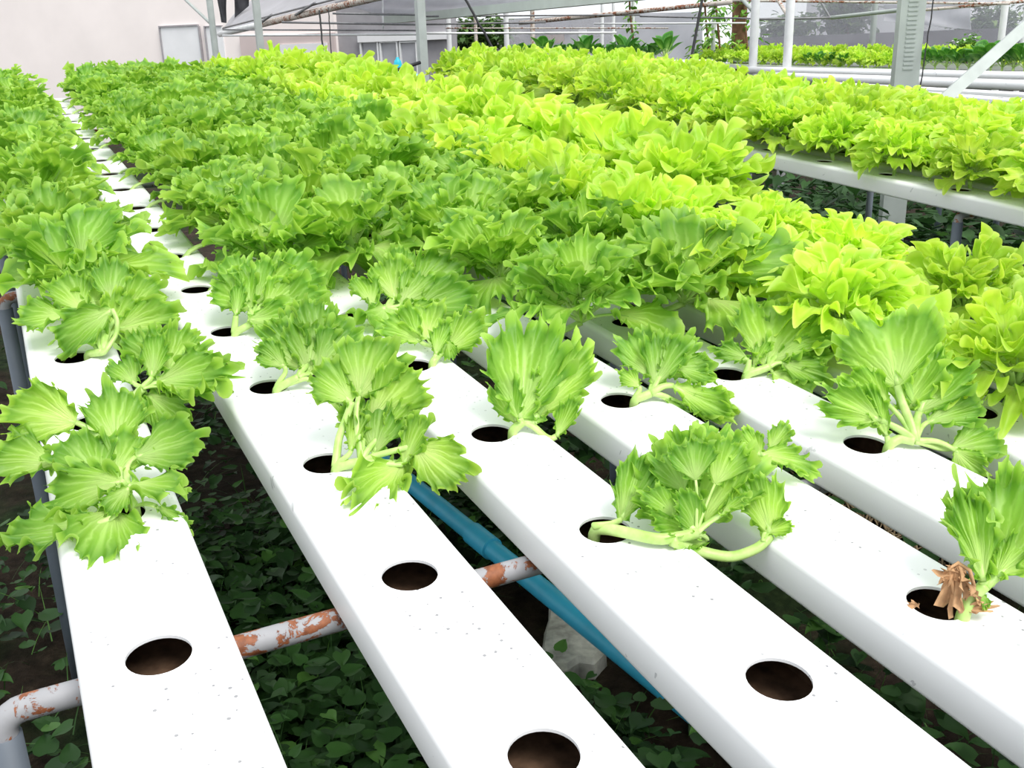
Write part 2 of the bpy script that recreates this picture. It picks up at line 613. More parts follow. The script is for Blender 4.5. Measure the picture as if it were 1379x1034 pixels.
def frilly_plant(hi, seed, nleaf=11, size=1.0, lean=0.062, shy=0.3):
    """root at the origin (in the hole), leaning to +x"""
    global rng
    keep = rng
    rng = np.random.default_rng(seed)
    fo, st = MB(), MB()
    nt_, nr = (130, 7) if hi == 1 else (70, 5)
    crown = np.array([lean, rng.uniform(-0.012, 0.012), 0.022]) * size
    root = np.array([0.0, 0.0, -0.02])
    stalk(st, root, crown, (0.2, 0, 1), unit(crown - root * 0.3), 0.006, 0.0075, 8)
    a0 = rng.random() * 6.28
    for i in range(nleaf):
        f = i / max(1, nleaf - 1)                # 0 outer .. 1 inner
        az = a0 + i * 2.399
        el = math.radians(-6 + 78 * f ** 0.8 + rng.uniform(-8, 8))
        back = max(0.0, -math.cos(az))
        el += back * 0.45 * (1 - f)
        out = np.array([math.cos(az), math.sin(az), 0])
        pl = (1 - shy * back) * size * (0.052 + rng.uniform(-0.012, 0.018)) * (1.0 - 0.1 * f)
        d0 = out * math.cos(el * 0.7 + 0.5) + np.array([0, 0, math.sin(el * 0.7 + 0.5)])
        d1 = out * math.cos(el) + np.array([0, 0, math.sin(el)])
        Pp = crown + pl * (0.5 * d0 + 0.5 * d1)
        Pp[2] = max(Pp[2], 0.018)
        L = size * rng.uniform(0.085, 0.125) * (1.0 - 0.12 * f) * (1 - 0.55 * max(0, shy - 0.3) * back)
        W = L * rng.uniform(0.95, 1.25)
        side = np.cross(d1, np.array([0, 0, 1.0]))
        nn = np.cross(side, d1)
        nn = nn * (1 if nn[2] >= 0 else -1) + rng.normal(0, 0.22, 3)
        bend = rng.uniform(0.05, 0.45) + (0.35 * max(0, 0.5 - f))
        stalk(st, crown, Pp, d0, d1, 0.0042 * size, 0.0034 * size, 7, 6, up=nn)
        D, Nn = blade(fo, Pp, d1, nn, L, W, 'frill', nt_, nr, rng.uniform(0.05, 0.45), bend, rng.uniform(1.0, 1.6))
        midrib(st, Pp, D, Nn, L, 0.0032 * size, bend)
    rng = keep
    return fo, st


def oak_plant(hi, seed, nleaf=50, size=1.0):
    global rng
    keep = rng
    rng = np.random.default_rng(seed)
    fo, st = MB(), MB()
    nt_, nr = (76, 6) if hi else (48, 4)
    crown = np.array([rng.uniform(-0.01, 0.015), rng.uniform(-0.012, 0.012), 0.018])
    stalk(st, np.array([0.0, 0, -0.02]), crown, (0, 0, 1), (0, 0, 1), 0.006, 0.009, 5)
    a0 = rng.random() * 6.28
    for i in range(nleaf):
        f = i / (nleaf - 1)
        az = a0 + i * 2.399
        el = math.radians(-16 + 90 * f ** 0.75 + rng.uniform(-10, 10))
        out = np.array([math.cos(az), math.sin(az), 0])
        pl = size * (0.072 - 0.010 * f + rng.uniform(-0.030, 0.016))
        d1 = out * math.cos(el) + np.array([0, 0, math.sin(el)])
        d0 = out * math.cos(el * 0.6 + 0.5) + np.array([0, 0, math.sin(el * 0.6 + 0.5)])
        Pp = crown + pl * d0
        Pp[2] = max(Pp[2], 0.014)
        L = size * rng.uniform(0.050, 0.076) * (1 - 0.1 * f)
        W = L * rng.uniform(0.85, 1.2)
        side = np.cross(d1, np.array([0, 0, 1.0]))
        nn = np.cross(side, d1)
        nn = nn * (1 if nn[2] >= 0 else -1) + rng.normal(0, 0.34, 3)
        bend = rng.uniform(-0.1, 0.5)
        stalk(st, crown, Pp, d0, d1, 0.004, 0.003, 5, 6, up=nn)
        D, Nn = blade(fo, Pp, d1, nn, L, W, 'oak', nt_, nr, rng.uniform(0.05, 0.4), bend, rng.uniform(0.7, 1.3))
        midrib(st, Pp, D, Nn, L, 0.0026, bend, 5)
    rng = keep
    return fo, st


# ------------------------------------------------------------------ setting: ground
g = MB()
gx = np.concatenate([np.linspace(-12, -1.2, 10), np.linspace(-1.0, 3.0, 70), np.linspace(3.4, 26, 30)])
gy = np.concatenate([np.linspace(-8, -0.4, 10), np.linspace(-0.3, 4.5, 80), np.linspace(5, 45, 30)])
XX, YY = np.meshgrid(gx, gy, indexing='ij')
ZZ = 0.012 * np.sin(XX * 5.1 + 1.3 * np.sin(YY * 3)) + 0.010 * np.cos(YY * 6.3 + XX * 2) + rng.normal(0, 0.004, XX.shape) - 0.02
g.grid(np.stack([XX, YY, ZZ], -1)[:, ::-1])
tag(g.build('ground', MAT['soil']), 'dark bare soil under the growing tables', kind='structure')

# ------------------------------------------------------------------ growing channels
CH_W, CH_H, CH_R, HOLE_R = 0.060, 0.046, 0.010, 0.0255


def channel_meshes(y0, y1, first_hole, holes_until):
    """profile rounded box with real holes in the top; returns shell and stained inside"""
    sh, ins = MB(), MB()
    # profile around (x, z), open at the flat top
    prof = []
    for cx, cz, a0 in ((CH_W - CH_R, -CH_R, 90), (CH_W - CH_R, -CH_H + CH_R * 0.6, 0), (-CH_W + CH_R, -CH_H + CH_R * 0.6, -90), (-CH_W + CH_R, -CH_R, -180)):
        rr = CH_R if cz == -CH_R else CH_R * 0.6
        ox = (CH_R - rr) * (1 if cx > 0 else -1)
        for a in np.linspace(a0, a0 - 90, 5):
            prof.append((cx + ox + rr * math.cos(math.radians(a)), cz + rr * math.sin(math.radians(a))))
    prof = np.array(prof)
    ys = np.linspace(y0, y1, 40)
    P = np.stack([np.stack([np.full(len(prof), 0) + prof[:, 0], np.full(len(prof), y), prof[:, 1]], -1) for y in ys])
    sh.grid(P)
    hw = CH_W - CH_R
    NS = 32
    ang = np.linspace(0, 2 * np.pi, NS, endpoint=False) + np.pi / NS
    holes = []
    y = first_hole
    while y < holes_until:
        holes.append(y)
        y += S
    cuts = [y0]
    for h in holes:
        a, b = h - 0.045, h + 0.045
        # plain strip before the hole cell
        sh.add([(-hw, cuts[-1], 0), (hw, cuts[-1], 0), (hw, a, 0), (-hw, a, 0)], [(0, 1, 2, 3)])
        ci = np.stack([HOLE_R * np.cos(ang), h + HOLE_R * np.sin(ang), 0 * ang], -1)
        ck = np.stack([np.cos(ang), np.sin(ang)], -1)
        sc = np.minimum(hw / np.maximum(np.abs(ck[:, 0]), 1e-6), 0.045 / np.maximum(np.abs(ck[:, 1]), 1e-6))
        co = np.stack([ck[:, 0] * sc, h + ck[:, 1] * sc, 0 * ang], -1)
        # corners of the cell
        cor = [(hw, h + 0.045), (-hw, h + 0.045), (-hw, h - 0.045), (hw, h - 0.045)]
        base = sh.n
        sh.add(np.concatenate([ci, co, [(c[0], c[1], 0) for c in cor], ci - [0, 0, 0.003]]), [])
        for i in range(NS):
            j = (i + 1) % NS
            q = [base + i, base + NS + i, base + NS + j, base + j]
            # insert a cell corner when the outer edge turns
            p, n_ = co[i], co[j]
            if abs(p[0] - n_[0]) > 1e-6 and abs(p[1] - n_[1]) > 1e-6:
                ci_ = min(range(4), key=lambda k: math.hypot(cor[k][0] - p[0], cor[k][1] - p[1]) + math.hypot(cor[k][0] - n_[0], cor[k][1] - n_[1]))
                q = [base + i, base + NS + i, base + 2 * NS + ci_, base + NS + j, base + j]
            sh.f.append(tuple(q))
            sh.f.append((base + i, base + j, base + 2 * NS + 4 + j, base + 2 * NS + 4 + i))
        cuts.append(b)
    sh.add([(-hw, cuts[-1], 0), (hw, cuts[-1], 0), (hw, y1, 0), (-hw, y1, 0)], [(0, 1, 2, 3)])
    # inside: stained tray just within the shell
    t = 0.003
    w, h_ = CH_W - t, CH_H - t
    yy = np.linspace(y0 + 0.004, y1 - 0.004, 3)
    pr = np.array([(w - 0.006, -t - 0.0012), (w, -0.012), (w, -h_), (-w, -h_), (-w, -0.012), (-w + 0.006, -t - 0.0012)])
    ins.grid(np.stack([np.stack([pr[:, 0], np.full(6, q), pr[:, 1]], -1) for q in yy])[:, ::-1])
    caps = []
    for yv, d in ((y0, -0.004), (y1, 0.004)):
        cap = MB()
        ring = np.stack([prof[:, 0] * 1.02, np.full(len(prof), yv), prof[:, 1] * 1.0], -1)
        ring2 = ring + [0, d, 0]
        cap.add(np.concatenate([ring, ring2]), [tuple(range(len(prof))), tuple(range(2 * len(prof) - 1, len(prof) - 1, -1))] +
                [(i, (i + 1) % len(prof), len(prof) + (i + 1) % len(prof), len(prof) + i) for i in range(len(prof))])
        caps.append(cap)
    return sh, ins, caps


XCH = [0.0, .879 * S, 1.679 * S, 2.443 * S, 3.18 * S, 3.97 * S, 4.94 * S]
PHASE = [-.0673 * S, 0.0, -.048 * S, .0159 * S, .0632 * S, 0.10 * S, 0.05 * S]
ORD = ['first', 'second', 'third', 'fourth', 'fifth', 'sixth', 'seventh', 'eighth', 'ninth', 'tenth', 'eleventh', 'twelfth',
       'thirteenth', 'fourteenth', 'fifteenth', 'sixteenth', 'seventeenth', 'eighteenth', 'nineteenth', 'twentieth']
Y_NEAR, Y_FAR = -1.05, 4.40


def make_channel(x, phase, y0, y1, label, group, Mx, cat='channel', holes=True):
    k0 = math.ceil((y0 + 0.06 - phase) / S)
    fh = phase + k0 * S
    sh, ins, cap = channel_meshes(y0, y1, fh if holes else 1e9, y1 - 0.06)
    e = sh.build('growing_channel', MAT['pvc'])
    autosmooth(e, 50)
    e.matrix_world = Mx @ Matrix.Translation((x, 0, 0))
    tag(e, label, cat, group)
    if holes:
        tag(ins.build('channel_interior', MAT['stain'], e, smooth=False), 'brown stained inside of the channel')
    for q in cap:
        autosmooth(q.build('end_cap', MAT['pvc'], e))
    return e


CHAN_LABEL = [
    'white PVC growing channel at the table edge above the rusty pipe corner',
    'white PVC growing channel, second in from the pipe-leg edge, with two empty front holes',
    'white grey-flecked PVC growing channel, third in from the pipe-leg edge, above the blue pipe',
    'white PVC growing channel, fourth in, with the withered brown leaves at one hole',
    'white PVC growing channel, fifth in, bearing the last row of frilly lettuce',
    'white PVC growing channel, sixth in, under the first row of lime oak leaf lettuce',
    'white PVC growing channel on the aisle edge of the near table, buried under lime lettuce']
for i in range(7):
    make_channel(XCH[i], PHASE[i], Y_NEAR, Y_FAR, CHAN_LABEL[i], 'growing channels of the near table', M4)

X2 = [2.195 + i * 0.185 for i in range(6)]
PH2 = [0.05, 0.16, 0.02, 0.12, 0.2, 0.08]
W2N = ['white PVC channel on the aisle edge of the far table, its side lit and bare'] + \
      [f'white PVC channel hidden under lime lettuce, {ORD[i]} from the aisle on the far table' for i in range(1, 5)] + \
      ['empty white PVC channel on the outer edge of the far table, beyond the lime lettuce']
for i in range(6):
    make_channel(X2[i], PH2[i], -0.2, 4.55 if i < 3 else 4.2, W2N[i], 'growing channels of the far table', M4)


# ------------------------------------------------------------------ support frames
def tpt(x, y, z):
    return M @ np.array([x, y, z]) + O


def support(y, x0, x1, label, zc, r=0.0112, leg_r=0.0135, far=False):
    b0 = tpt(x0, y, zc)
    e = empty('support_frame', loc=tuple((b0[0], b0[1], 0)))
    tag(e, label, 'table frame', 'pipe frames under the growing tables')
    base = np.array([b0[0], b0[1], 0])
    b1 = tpt(x1, y, zc)
    m = MB()
    k = unit(b1 - b0)
    arc = [b0 + np.array([0, 0, -0.03])]
    for a in np.linspace(0, math.pi / 2, 6):
        arc.append(b0 + np.array([0, 0, -0.018]) + 0.018 * (k * (1 - math.cos(a)) + np.array([0, 0, 1]) * math.sin(a)))
    pts = arc + [b0 + k * t for t in np.linspace(0.03, np.linalg.norm(b1 - b0), 30)]
    m.tube(np.array(pts) - base, r, 16)
    m.build('crossbar', MAT['rustbar'], e)
    for p, nm in ((b0, 0), (b1, 1)):
        m = MB()
        m.tube(np.array([[p[0], p[1], -0.05], [p[0], p[1], p[2] * 0.5], [p[0], p[1], p[2] - (0.02 if nm == 0 else 0.0)]]) - base, leg_r, 16)
        lg = m.build('leg', MAT['greyleg'], e)
    return e


BAR_Z = -CH_H - 0.0115
FR = ['nearest pipe frame, its rusty corner elbow beside the first channel', 'second pipe frame under the near table with grey leg and rusty bar',
      'third pipe frame under the near table with grey leg', 'fourth pipe frame hidden far along the near table']
for i, y in enumerate((0.043, 1.30, 2.37, 3.6)):
    support(y, (-0.122, -0.085, -0.085, -0.085)[i], 1.28, FR[i], BAR_Z)
FR2 = ['pipe frame of the far table with bracket leg visible under bare channel edge', 'middle pipe frame under the far table', 'last pipe frame under the far table']
for i, y in enumerate((1.02, 2.3, 3.5)):
    support(y, 2.165, 3.2, FR2[i], BAR_Z)

# ------------------------------------------------------------------ blue supply pipe
pA, pB = wz(540, 640, 0.16), wz(872, 908, 0.10)
dv = unit(pB - pA)
pts = [pA - dv * 1.2 + dv * t for t in np.linspace(0, 1.2 + np.linalg.norm(pB - pA) + 0.9, 14)]
m = MB()
m.tube(np.array(pts), 0.023, 18)
bp = m.build('water_pipe', MAT['blue'])
tag(bp, 'blue PVC water pipe on the ground below the second gap', 'pipe')
cp = wz(655, 728, 0.135)
t0 = float((cp - pA) @ dv)
m = MB()
m.tube(np.array([pA + dv * (t0 - 0.05), pA + dv * (t0 - 0.049), pA + dv * (t0 + 0.04), pA + dv * (t0 + 0.041)]), [0.0235, 0.028, 0.028, 0.0235], 20)
autosmooth(m.build('pipe_coupling', MAT['blue'], bp))

# ------------------------------------------------------------------ weeds, straw, slab on the ground
def weed_leaf(mb, p, az, el, L, W, rd, heart=True):
    d = np.array([math.cos(az) * math.cos(el), math.sin(az) * math.cos(el), math.sin(el)])
    s = np.cross(d, [0, 0, 1.0])
    s = unit(s)
    n = np.cross(s, d)
    if heart:
        out = [(0, 0), (0.0, .0)]
        prof = [(-0.12, 0.28), (0.05, 0.47), (0.3, 0.5), (0.6, 0.33), (0.85, 0.12)]
        vs = [p, p + d * L * 1.0 - n * 0.18 * L]
        for u, w in prof:
            vs.append(p + d * L * u + s * W * w + n * (0.12 * W - 0.15 * L * u * u))
        for u, w in prof:
            vs.append(p + d * L * u - s * W * w + n * (0.12 * W - 0.15 * L * u * u))
        vs.append(p + d * L * 0.45 - n * 0.04 * L)
        fs = [(0, 2, 3, 12), (12, 3, 4), (12, 4, 5), (12, 5, 6, 1), (0, 12, 8, 7), (12, 9, 8), (12, 10, 9), (12, 1, 11, 10)]
        mb.add(vs, fs, np.tile([0.5, 0.5, rd], (len(vs), 1)))
    else:                                           # blade of grass
        k = 5
        vs = []
        for i in range(k):
            t = i / (k - 1)
            c = p + d * L * t - np.array([0, 0, 0.35 * L * t * t])
            vs += [c - s * W * (1 - t * 0.9), c + s * W * (1 - t * 0.9)]
        mb.add(vs, [(2 * i, 2 * i + 1, 2 * i + 3, 2 * i + 2) for i in range(k - 1)], np.tile([0.5, 0.5, rd], (len(vs), 1)))


wr = np.random.default_rng(5)
_slab = wz(770, 850, 0.02)
mw = MB()
count = 0
while count < 19000:
    if wr.random() < 0.62:
        x, y = wr.uniform(-0.6, 1.35), wr.uniform(-0.3, 1.9)
    else:
        x, y = wr.uniform(-0.9, 3.6), wr.uniform(-0.35, 4.3)
    if x < -0.02 and wr.random() < 0.86:             # mostly bare soil beyond the table edge
        continue
    dens = math.sin(x * 7 + 2 * math.sin(y * 4)) + math.sin(y * 9 + x * 3)
    if dens < -0.9 and wr.random() < 0.5:
        continue
    if (0.62 < x < 0.86 and 0.62 < y < 1.02) and wr.random() < 0.8:
        continue
    if (1.0 < x < 1.75 and 0.3 < y < 1.1) and wr.random() < 0.55:
        continue
    q_ = np.array([x, y, 0]) - np.array([pA[0], pA[1], 0])
    s_ = abs(q_[0] * dv[1] - q_[1] * dv[0]) / math.hypot(dv[0], dv[1])
    if s_ < 0.075 and y < 2.2:
        continue
    if math.hypot(x - _slab[0], (y - _slab[1])) < 0.17 and wr.random() < 0.9:
        continue
    h = abs(wr.normal(0.03, 0.05)) + 0.005
    if x > 1.3:
        h += abs(wr.normal(0, 0.16))
    L = wr.uniform(0.022, 0.055) * (1.4 if x > 1.3 else 1)
    if wr.random() < 0.86:
        weed_leaf(mw, np.array([x, y, h]), wr.uniform(0, 6.28), wr.uniform(-0.5, 0.6), L, L * wr.uniform(0.7, 1.0), min(1, abs(wr.normal(0.3, 0.25))))
    else:
        weed_leaf(mw, np.array([x, y, 0.0]), wr.uniform(0, 6.28), wr.uniform(0.5, 1.4), wr.uniform(0.08, 0.24), 0.0016, wr.uniform(0.3, 1), False)
    count += 1
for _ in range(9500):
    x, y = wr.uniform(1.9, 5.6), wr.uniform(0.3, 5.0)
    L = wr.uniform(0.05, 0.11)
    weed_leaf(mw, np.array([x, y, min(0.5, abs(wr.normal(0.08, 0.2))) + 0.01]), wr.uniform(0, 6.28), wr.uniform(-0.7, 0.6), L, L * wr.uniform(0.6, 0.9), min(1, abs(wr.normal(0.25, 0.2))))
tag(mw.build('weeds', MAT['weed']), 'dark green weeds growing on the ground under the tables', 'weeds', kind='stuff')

ms_ = MB()
for _ in range(700):
    c = wz(wr.uniform(1060, 1280), wr.uniform(640, 800), 0.015)
    a = wr.normal(0.9, 0.5)
    L = wr.uniform(0.05, 0.16)
    d = np.array([math.cos(a), math.sin(a), wr.uniform(-0.05, 0.12)])
    p = c + np.array([wr.normal(0, 0.03), wr.normal(0, 0.05), wr.uniform(0.0, 0.03)])
    ms_.tube(np.array([p, p + d * L * 0.5 + [0, 0, 0.008], p + d * L]), [0.0022, 0.003, 0.0012], 5)
tag(ms_.build('dry_straw', MAT['straw']), 'tan dry straw litter on the soil between the channels', 'straw', kind='stuff')

ms_ = MB()
cs = wz(770, 850, 0.02)
ang = np.linspace(0, 2 * np.pi, 14, endpoint=False)
rad = np.array([.15, .17, .13, .16, .2, .18, .13, .14, .17, .19, .15, .12, .16, .18]) * 0.8
for z0, sc in ((-0.03, 1.05), (0.02, 1.0), (0.03, 0.9)):
    pass
ringv = []
for z0, sc in ((-0.04, 1.05), (0.015, 1.0), (0.025, 0.9)):
    ringv.append(np.stack([rad * sc * np.cos(ang) * 0.55, rad * sc * np.sin(ang) * 1.2, np.full(14, z0)], -1))
ms_.grid(np.array(ringv), closed=True)
ms_.f.append(tuple(ms_.n - 14 + i for i in range(14)))
sl = ms_.build('broken_slab', MAT['stone'], smooth=False)
sl.location = (cs[0], cs[1], 0.0)
sl.rotation_euler = (0, 0, -0.5)
tag(sl, 'broken pale concrete slab lying on the soil beside the blue pipe', 'slab')

# ------------------------------------------------------------------ lettuces
UPT = UP  # world up in table axes


def plant_matrix(p, rz, sc=1.0):
    return M4 @ Matrix.Translation(tuple(p)) @ Matrix.Rotation(rz, 4, 'Z') @ Matrix.Diagonal((sc * 1.06, sc * 1.06, sc * 0.96, 1))


def proto(fo, st, name, fmat, oneobj=False):
    e = empty(name)
    fo.build('foliage', fmat, e)
    st.build('stem', MAT['stem'], e)
    return e


def copy_tree(o, parent=None):
    c = o.copy()
    COL.objects.link(c)
    c.parent = parent
    for ch in list(o.children):
        copy_tree(ch, c)
    return c


class Kind:
    def __init__(self, fn, seeds, name, mat):
        self.items = []
        for sd in seeds:
            fo, st = fn(sd)
            self.items.append([fo, st, None])
        self.name, self.mat, self.i = name, mat, 0

    def place(self, matrix, label, group, cat='lettuce'):
        it = self.items[self.i % len(self.items)]
        self.i += 1
        if it[2] is None:
            it[2] = proto(it[0], it[1], self.name, self.mat)
            o = it[2]
        else:
            o = copy_tree(it[2])
        o.matrix_world = matrix
        tag(o, label, cat, group)
        return o


frill_mid = Kind(lambda s: frilly_plant(1, s, 14 + s % 3), range(100, 110), 'frilly_lettuce', MAT['frill'])
frill_lean = Kind(lambda s: frilly_plant(1, s, 15, 0.98, 0.098, 0.72), range(600, 607), 'frilly_lettuce', MAT['frill'])
frill_up = Kind(lambda s: frilly_plant(1, s, 14, 0.92, 0.012, 0.2), range(620, 626), 'frilly_lettuce', MAT['frill'])
frill_far = Kind(lambda s: frilly_plant(0, s, 14), range(200, 206), 'frilly_lettuce', MAT['frill'])
oak_mid = Kind(lambda s: oak_plant(1, s), range(300, 308), 'oak_leaf_lettuce', MAT['lime'])
oak_far = Kind(lambda s: oak_plant(0, s, 40), range(400, 406), 'oak_leaf_lettuce', MAT['lime'])


# heroes: leaves are laid out against the photograph, then turned into real leaves around their own root
def hero(root_px, leaves, extra=None, size=1.0):
    """leaves: (base (px,py,dd), tip (px,py,dd), width ratio, opts); dd = metres behind the root"""
    rt = at(root_px[0], root_px[1], 0.0)
    dr = depth_t(rt)
    fo, st = MB(), MB()
    crownpx = extra.get('crown') if extra else None

    def pt(q, zmin=0.010):
        p = at_depth(q[0], q[1], dr + (q[2] if len(q) > 2 else 0.0))
        if p[2] < zmin:
            if not (len(q) > 3 and q[3]):
                p = at(q[0], q[1], zmin)
        return p - rt
    r0 = np.array([0.0, 0.0, -0.025])
    if crownpx is not None:
        cr = pt(crownpx)
        mid_ = [pt(q) for q in extra.get('via', [])]
        path = [r0, np.array([0, 0, 0.004])] + mid_ + [cr]
        P_ = np.array(path)
        # smooth the stalk path
        tt = np.linspace(0, len(P_) - 1, 18)
        base_ = np.array([np.interp(tt, range(len(P_)), P_[:, k]) for k in range(3)]).T
        for _ in range(2):
            base_[1:-1] = (base_[:-2] + base_[1:-1] * 2 + base_[2:]) / 4
        st.tube(base_, np.linspace(0.0065, 0.0055, len(base_)), 10, 0.9)
    else:
        cr = np.array([0.0, 0.0, 0.006])
        st.tube(np.array([r0, cr]), [0.006, 0.007], 8)
    for lf in leaves:
        bs, tp, wr_ = lf[:3]
        op = lf[3] if len(lf) > 3 else {}
        b, t = pt(bs), pt(tp)
        D = t - b
        b = b - D * 0.12
        D = t - b
        L = float(np.linalg.norm(D))
        D = D / L
        tocam = unit(CAM_T - (rt + b))
        nn = op.get('n', 0.62) * tocam + (1 - op.get('n', 0.62)) * UPT + rng.normal(0, 0.16, 3)
        src = np.array([0.0, 0.0, 0.004]) if op.get('root') else cr
        if 'from' in op:
            src = pt(op['from'])
        via = op.get('via')
        w = op.get('w', 0.0042) * 0.85
        d_in = unit(b - src)
        d0 = unit(d_in + UPT * op.get('rise', 0.35))
        if via is not None:
            vp = [src] + [pt(q) for q in via] + [b]
            P_ = np.array(vp)
            tt = np.linspace(0, len(P_) - 1, 20)
            c = np.array([np.interp(tt, range(len(P_)), P_[:, k]) for k in range(3)]).T
            for _ in range(3):
                c[1:-1] = (c[:-2] + c[1:-1] * 2 + c[2:]) / 4
            st.tube(c, np.linspace(w * 1.15, w * 0.9, len(c)), 9, 0.65, up=nn)
        else:
            stalk(st, src, b, d0, unit(D + 0.4 * d_in), w * 1.1, w * 0.85, 9, 8, up=nn)
        bend = op.get('bend', rng.uniform(0.0, 0.25))
        Dn, Nn = blade(fo, b, D, nn, L * 1.04, L * wr_, 'frill', op.get('nt', 190), 11, op.get('cup', rng.uniform(0.05, 0.3)), bend,
                       op.get('ruf', rng.uniform(0.95, 1.45)))
        midrib(st, b, Dn, Nn, L, w * 0.85, bend, 8)
    e = empty('frilly_lettuce')
    fo.build('foliage', MAT['frill'], e)
    st.build('stem', MAT['stem'], e)
    e.matrix_world = M4 @ Matrix.Translation(tuple(rt))
    return e


HERO = {}
HERO[(0, 1)] = hero((182, 688), [
    ((110, 708), (-6, 712), .75, {'via': [(150, 698)], 'bend': .1}),
    ((150, 692), (128, 748, -.03), .95, {}),
    ((66, 622, .02), (-22, 610, 0), 1.0, {'via': [(120, 655, .01)]}),
    ((92, 566, .05), (4, 545, .03), 1.05, {'from': (150, 610, .06)}),
    ((155, 590, .06), (152, 512, .08), 1.0, {}),
    ((192, 612, .03), (270, 588, .03), .95, {}),
    ((132, 640, .02), (86, 584, .03), 1.15, {}),
    ((182, 652, .0), (245, 650, -.02), .75, {}),
    ((150, 650, -.01), (52, 668, -.01), .85, {}),
    ((215, 684), (262, 708, -.01, 1), .36, {'root': 1}),
    ((158, 635, .03), (185, 575, .05), 1.15, {}),
    ((170, 660, -.02), (140, 690, -.04), .9, {})], {'crown': (172, 668, 0)})
HERO[(0, 2)] = hero((150, 556), [
    ((205, 500, .0), (212, 440, .02), .62, {}),
    ((222, 512), (308, 488, -.01, 1), .75, {}),
    ((228, 520), (296, 516, -.03, 1), .7, {'n': .3}),
    ((178, 512), (152, 476, .02), .8, {}),
    ((203, 535, 0, 1), (244, 572, -.03, 1), .8, {}),
    ((180, 530), (150, 572, -.03), .9, {}),
    ((228, 495, .03), (262, 440, .05), .9, {}),
    ((210, 490, .04), (185, 435, .06), .95, {})], {'crown': (192, 523, -.01), 'via': [(170, 545)]})
HERO[(0, 3)] = hero((118, 480), [
    ((142, 422, .0), (66, 462, -.03), .72, {'via': [(140, 476, -.005), (158, 450), (158, 430)], 'w': .006, 'bend': .3}),
    ((78, 425, .02), (22, 425, .01), 1.15, {'via': [(130, 470), (110, 430, .02)]}),
    ((108, 412, .04), (75, 368, .05), 1.0, {}),
    ((150, 400, .05), (162, 345, .08), 1.0, {}),
    ((170, 415, .04), (215, 378, .05), 1.0, {}),
    ((168, 440, .02), (235, 420, .02), .9, {}),
    ((125, 400, .06), (118, 345, .09), 1.0, {}),
    ((150, 440, .03), (180, 395, .04), 1.0, {})], {'crown': (138, 474, 0)})
HERO[(1, 1)] = hero((452, 633), [
    ((468, 536, .02), (418, 495, .02), .95, {'root': 1, 'via': [(456, 590, .01)], 'w': .005}),
    ((486, 524, .03), (512, 448, .04), 1.15, {}),
    ((507, 555, .03), (566, 498, .03), .95, {}),
    ((505, 602, .01), (512, 540, .02), 1.0, {}),
    ((474, 600, .0), (484, 548, .02), .5, {'root': 1}),
    ((546, 618, .0, 1), (572, 552, .0), .55, {'via': [(500, 622)], 'w': .005}),
    ((566, 604, .0, 1), (622, 640, -.03, 1), .95, {'via': [(510, 612)], 'bend': .35}),
    ((536, 628, 0, 1), (474, 676, -.04), .55, {'via': [(500, 622)], 'bend': .1}),
    ((500, 575, .03), (458, 545, .03), .9, {}),
    ((520, 580, .02), (560, 545, .03), .8, {})], {'crown': (486, 622, 0)})
HERO[(1, 2)] = hero((372, 527), [
    ((379, 490, .0), (346, 462, .0), .85, {'root': 1}),
    ((400, 488, .02), (362, 432, .03), 1.0, {}),
    ((416, 492, .02), (424, 424, .04), .95, {}),
    ((432, 492, .02), (474, 436, .03), .9, {}),
    ((446, 540, 0, 1), (458, 566, -.01, 1), .6, {'root': 1, 'via': [(415, 508)]}),
    ((410, 470, .04), (392, 405, .06), 1.05, {}),
    ((425, 470, .04), (440, 400, .07), 1.0, {})], {'crown': (402, 508, 0)})
HERO[(1, 3)] = hero((316, 452), [
    ((318, 420, 0), (322, 376, .01), .5, {'root': 1, 'w': .006}),
    ((332, 410, .02), (296, 362, .03), 1.1, {}),
    ((345, 402, .03), (350, 344, .05), 1.05, {}),
    ((362, 412, .02), (404, 378, .03), 1.0, {}),
    ((350, 390, .05), (384, 338, .06), 1.0, {}),
    ((342, 430, -.01), (395, 425, -.02), .8, {}),
    ((372, 415, .03), (436, 400, .02), .95, {}),
    ((375, 392, .05), (432, 356, .06), 1.05, {}),
    ((330, 395, .05), (312, 340, .08), 1.0, {})], {'crown': (338, 436, 0)})
HERO[(2, 0)] = hero((800, 714), [
    ((840, 690, .0), (868, 608, .01), .62, {'root': 1, 'via': [(800, 708), (822, 706)]}),
    ((926, 700, 0), (872, 620, .01), 1.05, {}),
    ((944, 690, .0), (930, 572, .03), 1.15, {}),
    ((960, 690, .0), (1000, 600, .02), 1.0, {}),
    ((928, 712, -.01), (880, 690, -.03), .8, {}),
    ((955, 660, .03), (1005, 640, .03), .9, {}),
    ((930, 650, .04), (898, 580, .06), .95, {}),
    ((950, 640, .04), (975, 570, .07), 1.0, {}),
    ((940, 715, -.02), (918, 660, -.03), .7, {}),
    ((918, 655, .0), (892, 606, .0), 1.0, {'w': .0018, 'rise': .1}),
    ((966, 645, -.01), (992, 590, -.01), .95, {'w': .0018, 'rise': .1}),
    ((936, 640, -.02), (928, 588, -.02), 1.15, {'w': .0018, 'rise': .1}),
    ((905, 690, -.02), (872, 660, -.03), .9, {}),
    ((975, 690, -.02), (1008, 668, -.03), .8, {}),
    ((1036, 712, -.01, 1), (1022, 634, -.01), .75, {'from': (905, 728), 'via': [(940, 742, -.01, 1), (985, 752, -.015, 1), (1022, 738, -.015, 1)], 'w': .0062}),
    ((1036, 715, -.01, 1), (1068, 705, -.02, 1), .7, {'from': (1028, 730, -.015, 1), 'w': .003}),
    ((945, 728, -.01, 1), (905, 728, -.02), .5, {})], {'crown': (938, 718, 0), 'via': [(840, 716), (890, 728)]})
